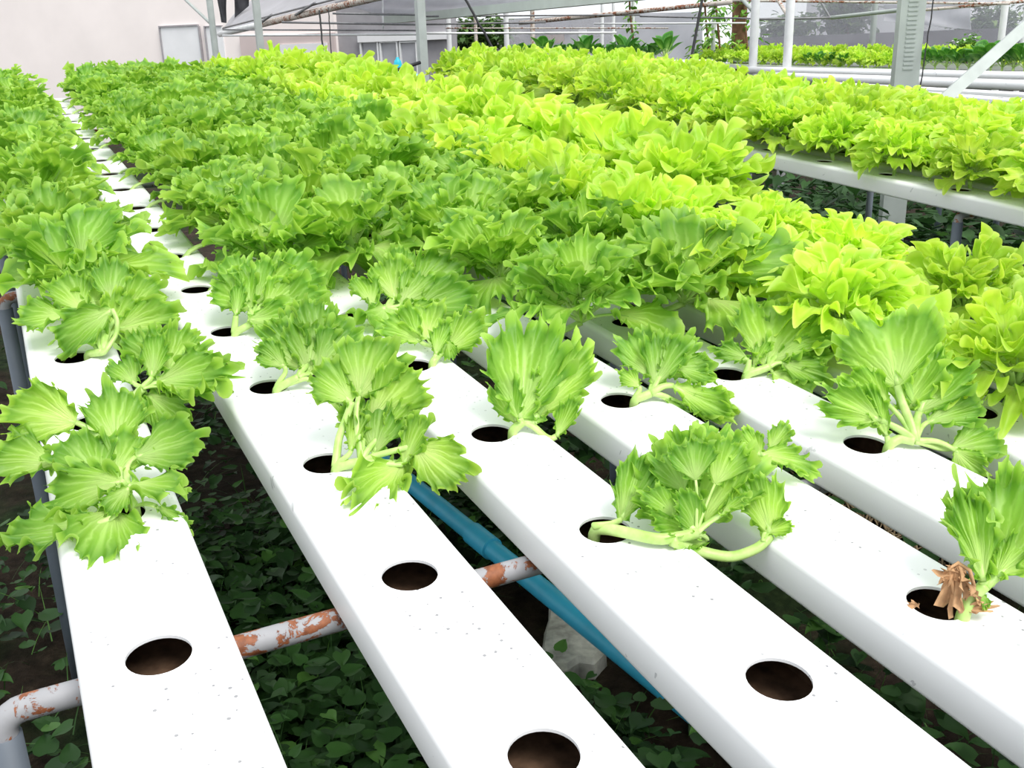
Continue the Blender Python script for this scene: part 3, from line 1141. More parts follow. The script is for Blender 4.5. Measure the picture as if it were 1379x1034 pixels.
HERO[(2, 1)] = hero((690, 584), [
    ((702, 548, .0), (714, 424, .03), .82, {'w': .006}),
    ((732, 548, .01), (792, 462, .02), .62, {'w': .006}),
    ((692, 562, 0), (668, 505, .0), .8, {}),
    ((752, 582, 0, 1), (778, 534, .0, 1), .5, {'w': .0055, 'bend': -.2}),
    ((716, 545, .01), (722, 500, .01), .4, {}),
    ((722, 568, 0), (736, 562, .0), .5, {'w': .005})], {'crown': (704, 568, 0)})
HERO[(2, 2)] = hero((582, 492), [
    ((588, 472, 0), (598, 428, .01), .58, {'root': 1}),
    ((606, 466, .02), (648, 424, .03), .85, {}),
    ((604, 462, .02), (606, 482, .0, 1), .8, {}),
    ((560, 455, .05), (520, 420, .06), 1.0, {}),
    ((575, 450, .05), (560, 400, .08), 1.0, {})], {'crown': (594, 474, .01)})
HERO[(2, 3)] = hero((492, 428), [
    ((500, 405, 0), (478, 370, .02), .9, {'root': 1}),
    ((530, 395, .02), (520, 345, .04), 1.1, {}),
    ((560, 390, .04), (625, 350, .05), 1.0, {}),
    ((565, 415, .01), (640, 395, .0, 1), .9, {}),
    ((545, 405, .01), (585, 365, .03), 1.0, {}),
    ((550, 420, 0), (590, 420, -.01), .9, {}),
    ((520, 415, 0), (530, 450, -.02), .9, {}),
    ((540, 380, .05), (560, 330, .07), 1.0, {})], {'crown': (520, 416, 0)})
HERO[(3, 0)] = hero((1024, 650), [
    ((1032, 612, .0), (1100, 622, -.01, 1), .72, {'w': .006, 'n': .3}),
    ((1022, 610, .02), (1000, 575, .03), .8, {}),
    ((1040, 600, .02), (1060, 570, .03), .8, {})], {'crown': (1026, 632, 0)})
h = hero((1296, 832), [
    ((1322, 768, 0, 1), (1302, 645, .02), .42, {'w': .0058}),
    ((1336, 765, .01, 1), (1350, 628, .03), .85, {'w': .0058}),
    ((1348, 770, 0, 1), (1402, 716, .0, 1), .75, {'w': .006}),
    ((1345, 730, .03, 1), (1392, 636, .04), .95, {}),
    ((1330, 735, .03), (1316, 655, .05), .6, {}),
    ((1322, 800, 0, 1), (1330, 818, -.01, 1), .7, {'w': .003, 'from': (1312, 800)})], {'crown': (1326, 788, 0, 1), 'via': [(1306, 806, 0)]})
HERO[(3, -1)] = h
# withered brown leaves beside the stalk
rt = at(1296, 832, 0)
md = MB()
dr = depth_t(rt)
for a, b, w in (((1290, 760), (1276, 830), .35), ((1300, 775), (1262, 772), .35), ((1300, 790), (1318, 815), .55), ((1290, 770), (1310, 805), .45),
                ((1285, 765), (1268, 790), .4), ((1300, 820), (1345, 815), .3), ((1238, 815), (1222, 812), .4)):
    p, q = at_depth(a[0], a[1], dr - .005), at_depth(b[0], b[1], dr - .008)
    p[2], q[2] = max(p[2], .005), max(q[2], .005)
    blade(md, p - rt, q - p, unit(CAM_T - p) + rng.normal(0, .4, 3), float(np.linalg.norm(q - p)), float(np.linalg.norm(q - p)) * w * 1.3, 'oak', 24, 5, .6, .2, 1.3)
c = [at_depth(*q, dr - .005) - rt for q in ((1294, 825), (1284, 795), (1278, 765), (1290, 758), (1306, 768), (1312, 790))]
md.tube(np.array(c), 0.0018, 6)
tag(md.build('dry_leaf', MAT['dry'], h), 'withered tan leaves round the stalk')
HERO[(3, 1)] = hero((854, 542), [
    ((858, 518, 0), (836, 498, 0), .95, {'root': 1}),
    ((884, 510, .01), (906, 446, .03), .8, {}),
    ((916, 524, .0), (988, 560, -.02, 1), .55, {'n': .4, 'w': .0055}),
    ((900, 500, .02), (950, 462, .03), 1.0, {}),
    ((934, 545, 0, 1), (990, 545, -.02, 1), .9, {}),
    ((874, 500, .02), (846, 440, .04), .95, {}),
    ((900, 540, 0, 1), (925, 560, -.01, 1), .5, {}),
    ((915, 495, .02), (965, 500, .01), .9, {})], {'crown': (876, 530, 0)})
HERO[(4, 1)] = hero((1004, 508), [
    ((1004, 482, 0), (964, 462, -.01), .62, {'root': 1, 'via': [(1008, 492)], 'bend': .3, 'w': .005}),
    ((1032, 482, .01), (1046, 398, .04), 1.1, {}),
    ((1046, 478, .01), (1098, 412, .03), 1.0, {}),
    ((1016, 490, 0), (1034, 452, .01), .5, {'root': 1}),
    ((1046, 505, 0, 1), (1092, 540, -.03, 1), .95, {}),
    ((1056, 478, .01), (1118, 470, .0), .8, {}),
    ((1030, 450, .05), (1010, 400, .07), 1.0, {}),
    ((1060, 490, 0), (1115, 505, -.02, 1), .8, {})], {'crown': (1036, 494, 0)})
HERO[(4, 0)] = hero((1196, 603), [
    ((1206, 508, .03), (1186, 414, .05), 1.3, {'w': .006}),
    ((1242, 545, .02), (1278, 462, .04), 1.0, {'w': .006}),
    ((1178, 562, 0), (1106, 528, -.01), .6, {'w': .005}),
    ((1192, 580, 0), (1172, 520, .0), .45, {'root': 1}),
    ((1288, 602, 0, 1), (1350, 588, -.01, 1), .95, {'w': .0055, 'rise': .1}),
    ((1258, 565, .01), (1326, 540, .01), .7, {}),
    ((1222, 540, .03), (1240, 455, .06), .9, {}),
    ((1290, 610, -.01, 1), (1320, 640, -.03, 1), 1.0, {}),
    ((1190, 540, .02), (1140, 500, .02), .8, {})], {'crown': (1232, 594, 0), 'via': [(1212, 590)]})

CN = ['the first channel', 'the second channel', 'the third channel', 'the fourth channel', 'the fifth channel', 'the sixth channel', 'the aisle-edge channel']
HNOTE = {
    (0, 1): 'frilly lettuce sprawling wide on the first channel, nearest plant there',
    (0, 2): 'frilly lettuce flopped over the gap between first and second channel, behind the nearest sprawling plant',
    (0, 3): 'frilly lettuce with an arching folded leaf over its hole on the first channel',
    (1, 1): 'frilly lettuce drooping over the gap above the blue pipe, nearest plant on second channel',
    (1, 2): 'frilly lettuce with several upright stalks, second plant from the near end of second channel',
    (1, 3): 'frilly lettuce with one thick pale stalk rising from the hole, third plant of second channel',
    (2, 0): 'bushy frilly lettuce with long curved stalk lying across the gap from third to fourth channel',
    (2, 1): 'open frilly lettuce with one tall fan leaf and a curled side leaf, on third channel',
    (2, 2): 'small frilly lettuce with a pale stubby leaf beside its hole on third channel',
    (2, 3): 'bushy frilly lettuce behind the small stubby one on the third channel',
    (3, 0): 'frilly lettuce mostly hidden behind the bushy long-stalked plant, on the fourth channel',
    (3, -1): 'frilly lettuce with withered brown leaves at its hole, nearest on the fourth channel',
    (3, 1): 'frilly lettuce with forked pale stalks leaning across the gap, middle of the fourth channel',
    (4, 1): 'dense frilly lettuce with an arched leaf over its hole, second plant on fifth channel',
    (4, 0): 'large dark frilly lettuce with a long flat stalk, nearest plant on the fifth channel'}
for k, o in HERO.items():
    tag(o, HNOTE[k], 'lettuce', 'frilly lettuces on the near table')

fr = random.Random(3)
START = [4, 4, 4, 2, 2]
NTOT = [17, 17, 17, 17, 17]
for ci in range(5):
    n = len([k for k in HERO if k[0] == ci])
    for r in range(START[ci], 18):
        y = r * S + PHASE[ci]
        if y > Y_FAR - 0.1:
            break
        n += 1
        p = (XCH[ci] + HOLE_R * 0.6, y - 0.006, 0.0)
        kind = frill_up if ci == 0 else (frill_lean if ci == 1 else (frill_mid if y < 2.6 else frill_far))
        kind.place(plant_matrix(p, fr.uniform(-0.4, 0.4), fr.uniform(1.0, 1.22) * (1.0 if ci != 1 else 0.94)),
                   f'frilly green lettuce, {ORD[n - 1]} plant from the near end of {CN[ci]}', 'frilly lettuces on the near table')
for ci in (5, 6):
    n = 0
    for r in range(0, 18):
        y = r * S + PHASE[ci]
        if y > Y_FAR - 0.1:
            break
        n += 1
        kind = oak_mid if y < 2.6 else oak_far
        p = (XCH[ci] + fr.uniform(0, .02) + (0.05 if r == 0 else 0) + (0.03 if ci == 6 and y > 0.7 else 0), y, 0.0)
        sc = fr.uniform(1.25, 1.45) + ((0.28 if y > 0.8 else -0.42) if ci == 6 else (-0.15 if y < 0.7 else 0)) - (0.1 if r == 0 else 0)
        kind.place(plant_matrix(p, fr.uniform(0, 6.28), sc),
                   f'lime oak leaf lettuce, {ORD[n - 1]} plant from the near end of {CN[ci]}', 'lime lettuces on the near table')
for ci in range(5):
    n = 0
    k0 = 2 if ci == 0 else (3 if ci < 4 else 4)
    for r in range(k0, 19):
        y = r * S + PH2[ci]
        if y > (4.5 if ci < 3 else 4.15):
            break
        n += 1
        kind = oak_mid if y < 2.2 else oak_far
        p = (X2[ci] + fr.uniform(0.0, .03) + (0.0 if ci or y > 1.7 else 0.02), y, 0.0)
        kind.place(plant_matrix(p, fr.uniform(0, 6.28), fr.uniform(1.25, 1.5) * (0.85 if ci == 0 and y < 1.7 else (0.82 if ci >= 3 and y < 3.0 else 1))),
                   f'lime oak leaf lettuce, {ORD[n - 1]} from the near end, {ORD[ci]} row of the far table', 'lime lettuces on the far table')

# ------------------------------------------------------------------ background: buildings
def slab(p, q, z0, z1, th):
    """vertical slab from p to q (xy), z0..z1, thickness th away from the camera"""
    p, q = np.array([p[0], p[1], 0.0]), np.array([q[0], q[1], 0.0])
    d = unit(q - p)
    n = np.array([-d[1], d[0], 0])
    if n @ (p - CW) < 0:
        n = -n
    m = MB()
    m.box((0, 0, z0), (float(np.linalg.norm(q - p)), th, z1), axes=np.array([d, n, [0, 0, 1.0]]), origin=p)
    return m, d, n, p


class Plane:
    def __init__(self, p, q):
        self.p = np.array([p[0], p[1], 0.0])
        self.d = unit(np.array([q[0] - p[0], q[1] - p[1], 0.0]))
        self.n = np.array([-self.d[1], self.d[0], 0])
        if self.n @ (self.p - CW) > 0:
            self.n = -self.n                      # towards the camera

    def at(self, px, py, off=0.0):
        r = M @ ray_t(px, py)
        t = ((self.p + self.n * off - CW) @ self.n) / (r @ self.n)
        return CW + r * t

    def panel(self, m, px0, py0, px1, py1, off, th):
        """upright box on the plane between two pixel corners, th thick towards the camera"""
        a, b = self.at(px0, py0, off), self.at(px1, py0, off)
        x0, x1 = sorted(((a - self.p) @ self.d, (b - self.p) @ self.d))
        z0, z1 = sorted((a[2], self.at(0.5 * (px0 + px1), py1, off)[2]))
        m.box((x0, 0, z0), (x1, th, z1), axes=np.array([self.d, self.n, [0, 0, 1.0]]), origin=self.p + self.n * off)


def bar(p, q, w, mat, name, parent=None, seg=8):
    p, q = np.asarray(p, float), np.asarray(q, float)
    m = MB()
    m.tube(np.array([p + (q - p) * t for t in np.linspace(0, 1, 6)]), w, seg)
    return m.build(name, mat, parent)


a0, a1 = wd(-260, 60, 19.0), wd(452, 60, 15.5)
m, *_ = slab(a0, a1, -0.3, 7.0, 0.3)
tag(m.build('wall_left', MAT['wall'], smooth=False), 'bright pale pink plastered building wall', kind='structure')
PL = Plane(a0, a1)
m = MB()
PL.panel(m, 217, 36, 268, 100, 0.0, 0.03)
d1 = m.build('door_1', MAT['panelwhite'], smooth=False)
tag(d1, 'flat white door panel in the pink wall', kind='structure')
m = MB()
PL.panel(m, 215.4, 35.0, 216.8, 100, 0.0, 0.05)
PL.panel(m, 268.2, 35.0, 269.6, 100, 0.0, 0.05)
PL.panel(m, 216.8, 35.0, 268.2, 36.0, 0.0, 0.05)
m.build('door_frame', MAT['line'], d1, smooth=False)
m = MB()
PL.panel(m, 278, 36, 300, 100, 0.0, 0.03)
d2 = m.build('door_2', MAT['panelwhite'], smooth=False)
tag(d2, 'second narrow white panel beside the door', kind='structure')
m = MB()
PL.panel(m, 276.2, 35.0, 277.8, 100, 0.0, 0.05)
PL.panel(m, 277.8, 35.0, 300, 36.0, 0.0, 0.05)
m.build('door_frame', MAT['line'], d2, smooth=False)
m = MB()
PL.panel(m, 325, 49, 452, 110, 0.0, 0.06)  # added panel in darker pink stands in for the roof's shadow
tag(m.build('trim_1', MAT['pink_shade'], smooth=False), 'lower part of the pink wall, roof shade painted darker', kind='structure')
m = MB()
PL.panel(m, 378, 60, 441, 108, 0.06, 0.03)
tag(m.build('trim_2', MAT['panelwhite'], smooth=False), 'white board on the lower pink wall', kind='structure')

# grey shed with sliding windows
b0, b1 = wd(452, 60, 15.6), wd(606, 60, 15.0)
m, *_ = slab(b0, b1, -0.3, 3.0, 0.3)
tag(m.build('wall_back', MAT['greywall'], smooth=False), 'grey netted shed wall behind the tables', kind='structure')
PB = Plane(b0, b1)
m = MB()
PB.panel(m, 484, 47, 604, 55, 0.0, 0.08)
tag(m.build('trim_3', MAT['panelwhite'], smooth=False), 'pale lintel band above the sliding windows', kind='structure')
for i, (x0, x1) in enumerate(((486, 511), (512.5, 537), (539, 563))):
    m = MB()
    PB.panel(m, x0 + 2, 58, x1 - 2, 104, 0.0, 0.02)
    wn = m.build(f'window_{i + 1}', MAT['pane'], smooth=False)
    tag(wn, 'sliding window pane of the grey shed', kind='structure')
    m = MB()
    PB.panel(m, x0, 55.5, x0 + 2, 106, 0.0, 0.06)
    PB.panel(m, x1 - 2, 55.5, x1, 106, 0.0, 0.06)
    PB.panel(m, x0 + 2, 55.5, x1 - 2, 57.5, 0.0, 0.06)
    m.build('window_frame', MAT['whitepost'], wn, smooth=False)

# netted grey building line farther right
g0, g1 = wd(604, 60, 18.0), wd(845, 60, 17.0)
m, *_ = slab(g0, g1, -0.3, float(wd(720, 24, 17.5)[2]), 0.3)
tag(m.build('wall_far', MAT['midgrey'], smooth=False), 'light grey building wall behind the slim white posts', kind='structure')
PG = Plane(g0, g1)
for i, (x0, y0_, x1, y1_, mt) in enumerate(((735, 47, 760, 58, 'brownboard'), (606, 44, 640, 110, 'greywall'), (735, 62, 770, 90, 'greywall'), (690, 50, 700, 110, 'greywall'), (780, 40, 790, 110, 'panelwhite'), (712, 30, 770, 44, 'pane'))):
    m = MB()
    PG.panel(m, x0, y0_, x1, y1_, 0.0, 0.05)
    tag(m.build(f'trim_{i + 5}', MAT[mt], smooth=False), 'panel on the light grey far building wall', kind='structure')

# concrete garden wall on the far side
c0, c1 = wd(1000, 60, 17.5), wd(1560, 40, 13.0)
m, *_ = slab(c0, c1, -0.3, float(wd(1240, 42, 15.3)[2]), 0.2)
tag(m.build('wall_right', MAT['conc'], smooth=False), 'weathered grey concrete boundary wall', kind='structure')
# pale house behind the wall
h0, h1 = wd(1085, 30, 24), wd(1300, 20, 22)
m, hd_, hn, hp = slab(h0, h1, -0.3, 3.3, 3.0)
hs = m.build('far_house', MAT['roofwhite'], smooth=False)
tag(hs, 'pale house showing above the concrete boundary wall', 'house')
m = MB()
Lh = float(np.linalg.norm((h1 - h0)[:2]))
m.add([hp + hd_ * -0.3 + hn * -0.4 + [0, 0, 3.2], hp + hd_ * (Lh + 0.3) + hn * -0.4 + [0, 0, 3.2], hp + hd_ * (Lh + 0.3) + hn * 1.5 + [0, 0, 4.3], hp + hd_ * -0.3 + hn * 1.5 + [0, 0, 4.3],
       hp + hd_ * -0.3 + hn * 3.4 + [0, 0, 3.2], hp + hd_ * (Lh + 0.3) + hn * 3.4 + [0, 0, 3.2]], [(0, 1, 2, 3), (3, 2, 5, 4), (0, 3, 4), (1, 5, 2), (0, 4, 5, 1)])
m.build('roof', MAT['greywall'], hs, smooth=False)


# ------------------------------------------------------------------ trees and vines
def leaf_cloud(mb, r_, centre, rad, n, size, shell=0.55):
    for _ in range(n):
        v = unit(r_.normal(0, 1, 3))
        k = r_.uniform(shell, 1.0)
        bump = 1 + 0.22 * math.sin(v[0] * 7 + v[2] * 5) + 0.15 * math.sin(v[1] * 9)
        p = np.asarray(centre) + v * np.asarray(rad) * k * bump
        weed_leaf(mb, p, r_.uniform(0, 6.28), r_.uniform(-0.9, 0.6), size * r_.uniform(0.7, 1.3), size * r_.uniform(0.6, 0.9), min(1, abs(r_.normal(0.4, 0.28))))


tr_ = np.random.default_rng(21)


def tree(px, py, t, rpx, hpx, label, group='trees behind the greenhouse', n=900):
    c = wd(px, py, t)
    base = np.array([c[0], c[1], 0])
    rad = np.array([rpx, rpx, hpx]) * t / FP
    e = empty('tree', loc=tuple(base))
    m = MB()
    leaf_cloud(m, tr_, c - base, rad, n, 0.10 * t / 15, 0.35)
    m.build('crown', MAT['tree'], e)
    m = MB()
    m.tube(np.array([[0, 0, -0.2], [0.03, 0.02, c[2] * 0.5], [0, 0, c[2]]]), [0.13, 0.1, 0.06], 8)
    m.build('trunk', MAT['bark'], e)
    tag(e, label, 'tree', group)


tree(645, 52, 16.5, 42, 30, 'dark green tree behind the bare posts at the far end', n=1300)
tree(478, 8, 20, 30, 34, 'sunlit tree rising over the grey shed roof')
tree(1062, 40, 19.5, 36, 20, 'low green tree over the concrete wall by the white posts')
tree(1140, 18, 19.5, 36, 36, 'tall green tree over the concrete wall, beside the ribbed post', n=1300)
tree(1330, 40, 18, 52, 34, 'green tree behind the far end of the concrete wall', n=1300)


def vine(px, t, pyb, label, w=0.09, n=260):
    c = wd(px, pyb, t)
    e = empty('climbing_vine', loc=(c[0], c[1], 0))
    m = MB()
    for _ in range(n):
        z = tr_.uniform(0.5, 2.6)
        a = tr_.uniform(0, 6.28)
        rr = w * tr_.uniform(0.5, 1.5) * (1 + 0.4 * math.sin(z * 6))
        weed_leaf(m, np.array([rr * math.cos(a), rr * math.sin(a), z]), a, tr_.uniform(-0.9, 0.2), 0.07, 0.06, min(1, abs(tr_.normal(0.45, 0.28))))
    m.build('foliage', MAT['vine'], e)
    m = MB()
    m.tube(np.array([[0.03 * math.cos(z * 5), 0.03 * math.sin(z * 5), z] for z in np.linspace(-0.1, 2.6, 24)]), 0.012, 6)
    m.build('stem', MAT['bark'], e)
    tag(e, label, 'vine', 'vines climbing the far posts')


vine(951, 10.5, 70, 'leafy vine hanging beside the black cable, left of the vine-clad white post')
vine(966, 10.2, 70, 'leafy vine wrapped around a white post by the brown trunk')
vine(1003, 11.0, 70, 'vine climbing the brown tree trunk', 0.12)
vine(851, 10.5, 72, 'thin vine climbing a slim white post behind the lettuce', 0.04, 120)
c = wd(993, 70, 11.2)
m = MB()
m.tube(np.array([[c[0], c[1], -0.2], [c[0] + .02, c[1], 1.2], [c[0] - .03, c[1], 3.2]]), [0.11, 0.085, 0.08], 12)
tag(m.build('bare_tree', MAT['bark']), 'brown bare tree trunk between vines', 'tree')

# ------------------------------------------------------------------ greenhouse frame
def post(px, py, t, w, h, label, mat='whitepost', square=False, name='greenhouse_post', group='greenhouse posts'):
    c = wd(px, py, t)
    m = MB()
    if square:
        m.box((-w / 2, -w / 2, -0.2), (w / 2, w / 2, h))
    else:
        m.tube(np.array([[0, 0, z] for z in np.linspace(-0.2, h, 5)]), w / 2, 14)
    o = m.build(name, MAT[mat], smooth=not square)
    o.location = (c[0], c[1], 0)
    tag(o, label, 'post', group)
    return o, c


post(352.5, 80, 11.5, 0.075, 4.2, 'grey white post at the left roof, before the pink wall', 'galv', True)
post(570, 92, 8.2, 0.068, 3.4, 'grey steel post between the two lettuce tables', 'galv', True)
post(1014, 84, 9.0, 0.078, 3.2, 'round white post, nearer the vines of the two round ones')
post(1060, 86, 8.7, 0.078, 3.2, 'round white post, nearer the ribbed steel post of the two round ones')
post(292, 84, 13.0, 0.085, 3.2, 'pale post with the slanting strut before the white door panel', 'galv')
for i, (px, py, w, t, lab, mt) in enumerate((
        (606, 76, 6.5, 12.5, 'slim white post, first to the right of the grey steel post', 'whitepost'),
        (642, 78, 4.5, 13.0, 'slim rust-stained white post in front of the dark tree', 'rustpipe'),
        (683, 76, 7.0, 12.0, 'slim white post under the end of the roof gutter', 'whitepost'),
        (718, 73, 6.0, 12.4, 'white post with a rusty edge near the dark diagonal rod', 'rustpipe'),
        (811, 68, 4.5, 12.5, 'first of two close slim white posts left of the thin vine', 'whitepost'),
        (826, 68, 4.5, 12.0, 'second of two close slim white posts, beside the thin vine', 'whitepost'),
        (852, 70, 4.5, 10.6, 'slim white post carrying the thin vine', 'whitepost'),
        (960, 72, 6.0, 10.4, 'white post between the leafy vines', 'whitepost'),
        (1173, 76, 8.0, 12.5, 'grey post behind the thin film, beside the ribbed post', 'galv'),
        (1345, 80, 9.0, 9.0, 'leaning-looking white post behind the slanted brace', 'whitepost'),
        (1374, 80, 7.0, 9.6, 'white post at the edge behind the leafy greens', 'whitepost'))):
    post(px, py, t, w * t / FP, 3.0, lab, mt)

# big ribbed steel post with its brace
o, pc = post(1219, 130, 4.7, 0.0, 0.0, 'x')
bpy.data.objects.remove(o)
e = empty('steel_post', loc=(pc[0], pc[1], 0))
tag(e, 'wide ribbed galvanised steel post behind the far table', 'post', 'greenhouse posts')
yawp = math.atan2(pc[1] - CW[1], pc[0] - CW[0]) - math.pi / 2 + 0.25
W_ = 0.112
m = MB()
pr = [(-.5, 0), (.5, 0), (.5, .7), (.36, .7), (.36, .62), (.44, .62), (.44, .06), (-.44, .06), (-.44, .62), (-.36, .62), (-.36, .7), (-.5, .7)]
v = [(x * W_, y * W_, z) for z in (-0.2, 3.4) for x, y in pr]
n_ = len(pr)
m.add(v, [(i, (i + 1) % n_, n_ + (i + 1) % n_, n_ + i) for i in range(n_)] + [tuple(range(n_))[::-1], tuple(range(n_, 2 * n_))])
sb = m.build('channel_profile', MAT['galv'], e, smooth=False)
sb.rotation_euler = (0, 0, yawp)
m = MB()
for k in range(60):
    z = 1.12 + k * 0.02
    m.box((-0.2 * W_, -0.004, z), (0.2 * W_, 0.001, z + 0.008))
rb = m.build('rib', MAT['galv'], e, smooth=False)
rb['kind'] = 'stuff'
rb.rotation_euler = (0, 0, yawp)
q0, q1 = wd(1262, 142, 4.75), wd(1392, 26, 4.9)
m = MB()
dd = unit(q1 - q0)
sd = unit(np.cross(dd, FW))
nn = np.cross(sd, dd)
m.box((-0.5, -0.028, -0.028), (float(np.linalg.norm(q1 - q0)) + 0.8, 0.028, 0.028), axes=np.array([dd, sd, nn]), origin=q0)
tag(m.build('brace', MAT['galv'], smooth=False), 'slanted grey steel brace rising beside the ribbed post', 'brace')

# gutters, roof sheets, rods
m = MB()
k = [wd(296, 46, 14.0), wd(346, 34.5, 12.6)]
m.tube(np.array([k[0] + (k[1] - k[0]) * t for t in np.linspace(0, 1, 4)]), 0.04, 10)
eg = m.build('roof_pipe', MAT['whitepost'])
tag(eg, 'white eave pipe at the low end of the left roof', 'pipe')
tag(bar(wd(346, 34.5, 12.6), wd(560, -16, 8.6), 0.036, MAT['rustpipe'], 'roof_pipe'), 'rusty cream eave pipe rising in front of the left roof', 'pipe')
q0, q1 = wd(520, 28, 11.0), wd(900, -10, 7.4)
m = MB()
dd = unit(q1 - q0)
sd = unit(np.cross(dd, [0, 0, 1.0]))
uu = np.cross(sd, dd)
LL = float(np.linalg.norm(q1 - q0))
m.box((0, -0.05, -0.035), (LL, 0.05, -0.028), axes=np.array([dd, sd, uu]), origin=q0)
m.box((0, -0.05, -0.028), (LL, -0.043, 0.045), axes=np.array([dd, sd, uu]), origin=q0)
m.box((0, 0.043, -0.028), (LL, 0.05, 0.045), axes=np.array([dd, sd, uu]), origin=q0)
tag(m.build('roof_gutter', MAT['beam'], smooth=False), 'pale green steel roof gutter sloping across the middle', 'gutter')


def sheet(P00, P10, P11, P01, label, mat='sheet', name='roof_sheet', n=24, amp=0.03, th=0.004, cat='roof sheet', fold=9.0):
    a, b = np.meshgrid(np.linspace(0, 1, n), np.linspace(0, 1, n), indexing='ij')
    a3, b3 = a[..., None], b[..., None]
    P = (1 - a3) * (1 - b3) * P00 + a3 * (1 - b3) * P10 + a3 * b3 * P11 + (1 - a3) * b3 * P01
    nn = unit(np.cross(P10 - P00, P01 - P00))
    P = P + (amp * np.sin(a * fold + 2 * np.sin(b * 3)) * np.sin(np.pi * b))[..., None] * nn
    m = MB()
    m.grid(P)
    m.grid((P + nn * th)[::-1])
    rim = [P[0], P[:, -1], P[-1][::-1], P[:, 0][::-1]]
    for r_ in rim:
        m.grid(np.stack([r_, r_ + nn * th]))
    o = m.build(name, MAT[mat])
    tag(o, label, cat)
    return o


sheet(wd(298, 42, 14.0), wd(560, -24, 8.6), wd(640, -140, 9.6), wd(352, -6, 15.2), 'white translucent film roof over the left bay', amp=0.06)
sheet(wd(522, 24, 11.2), wd(905, -16, 7.5), wd(760, -70, 8.6), wd(430, 0, 13.0), 'pale translucent film roof above the green gutter', amp=0.06)
sheet(wd(828, 18, 12.8), wd(948, 16, 11.6), wd(948, 82, 11.6), wd(828, 84, 12.8), 'grey white plastic curtain left of the leafy vines', name='plastic_curtain', cat='plastic curtain')
sheet(wd(686, 26, 13.5), wd(828, 22, 13.2), wd(828, 84, 13.2), wd(686, 86, 13.5), 'thin grey netted film behind the slim white posts', 'haze', 'plastic_curtain', cat='plastic curtain')
sheet(wd(1004, -30, 13.5), wd(1400, -40, 11.5), wd(1400, 84, 11.5), wd(1004, 84, 13.5), 'thin hazy film wall in front of the trees and concrete wall', 'haze', 'plastic_curtain', cat='plastic curtain', amp=0.05)
sheet(wd(1190, 6, 12.2), wd(1308, 4, 11.4), wd(1308, 40, 11.4), wd(1190, 28, 12.2), 'bluish white plastic strip hung behind the ribbed post', name='plastic_curtain', cat='plastic curtain')
sheet(wd(288, -20, 13.8), wd(306, -20, 13.8), wd(305, 31, 13.8), wd(298, 30, 13.8), 'narrow black shade net hanging by the pale post', 'sheet', 'shade_net', cat='shade net').data.materials[0] = MAT['net']
sheet(wd(314, -20, 13.9), wd(338, -20, 13.9), wd(335, 8, 13.9), wd(316, 24, 13.9), 'wide black shade net bunched above the left roof', 'sheet', 'shade_net', cat='shade net').data.materials[0] = MAT['net']

# brown box and dark doorway behind the netted film
rods = [
    ('horizontal rod, uppermost, before the grey shed', (448, 18), 9.5, (566, 20), 9.5, .011, 'wire'),
    ('horizontal rod, middle one before the grey shed', (380, 30), 10, (566, 33), 9.6, .012, 'wire'),
    ('thin rod just above the shed lintel', (300, 40), 12, (566, 41), 10, .010, 'wire'),
    ('white rod crossing the top of the sliding windows', (300, 48), 12, (566, 46), 10, .013, 'whitepost'),
    ('dark rod hung directly under the green gutter', (566, 22), 10, (862, 20), 10, .010, 'wire'),
    ('grey rod across the slim white posts', (566, 33), 10.5, (735, 30), 10.5, .010, 'wire'),
    ('rusty pipe running from white post towards the vines', (700, 31), 11, (985, 3), 9.0, .024, 'rustpipe'),
    ('white rod behind the slim white posts', (566, 45), 11, (830, 44), 11.5, .013, 'whitepost'),
    ('thin brown rod above the white rod', (600, 38), 11.5, (900, 38), 11.0, .008, 'rustpipe'),
    ('thin grey rod crossing the plastic curtain', (862, 22), 10, (1014, 25), 9.2, .009, 'wire'),
    ('pale rod crossing in front of the vines', (800, 32), 10.5, (1005, 31), 9.8, .009, 'whitepost'),
    ('dark rod linking the round white posts to the right', (1020, 26), 9.0, (1118, 24), 9.2, .012, 'wire'),
    ('pale pipe rising toward the ribbed post', (1118, 24), 9.6, (1236, 11), 8.6, .020, 'galv'),
    ('thin rusty rod along the top behind the round posts', (985, 1), 9.5, (1360, 5), 8.0, .011, 'rustpipe'),
    ('rusty rod between ribbed post and white post', (1236, 14), 8.4, (1400, 0), 8.0, .014, 'rustpipe'),
    ('slanting strut at the pale post before the pink wall', (246, -4), 13.4, (286, 34), 13.0, .022, 'galv'),
    ('slanting truss bar at the top of the first round post', (995, -6), 9.3, (1013, 14), 9.0, .020, 'galv'),
    ('slanting truss bar at the top of the second round post', (1044, -6), 9.0, (1060, 20), 8.7, .018, 'rustpipe'),
    ('short hanging rod with an end knob by the tall tree', (1104, 0), 9.4, (1118, 24), 9.2, .010, 'wire'),
    ('dark rod along the edge of the left film roof', (300, 38), 13.6, (470, -6), 9.9, .012, 'wire'),
    ('short dark truss rod near the rusty eave pipe', (398, 20), 11.2, (424, 4), 10.6, .016, 'wire'),
    ('short dark truss rod near the grey white post', (352, 30), 12.2, (366, 20), 11.9, .018, 'wire'),
    ('vertical hanger rod over the sliding windows', (515, -4), 10, (516, 38), 10, .010, 'whitepost')]
for lab, p, tp, q, tq, w, mt in rods:
    tag(bar(wd(p[0], p[1], tp), wd(q[0], q[1], tq), w * 0.9, MAT[mt], 'steel_rod'), lab, 'rod', 'greenhouse rods and wires')
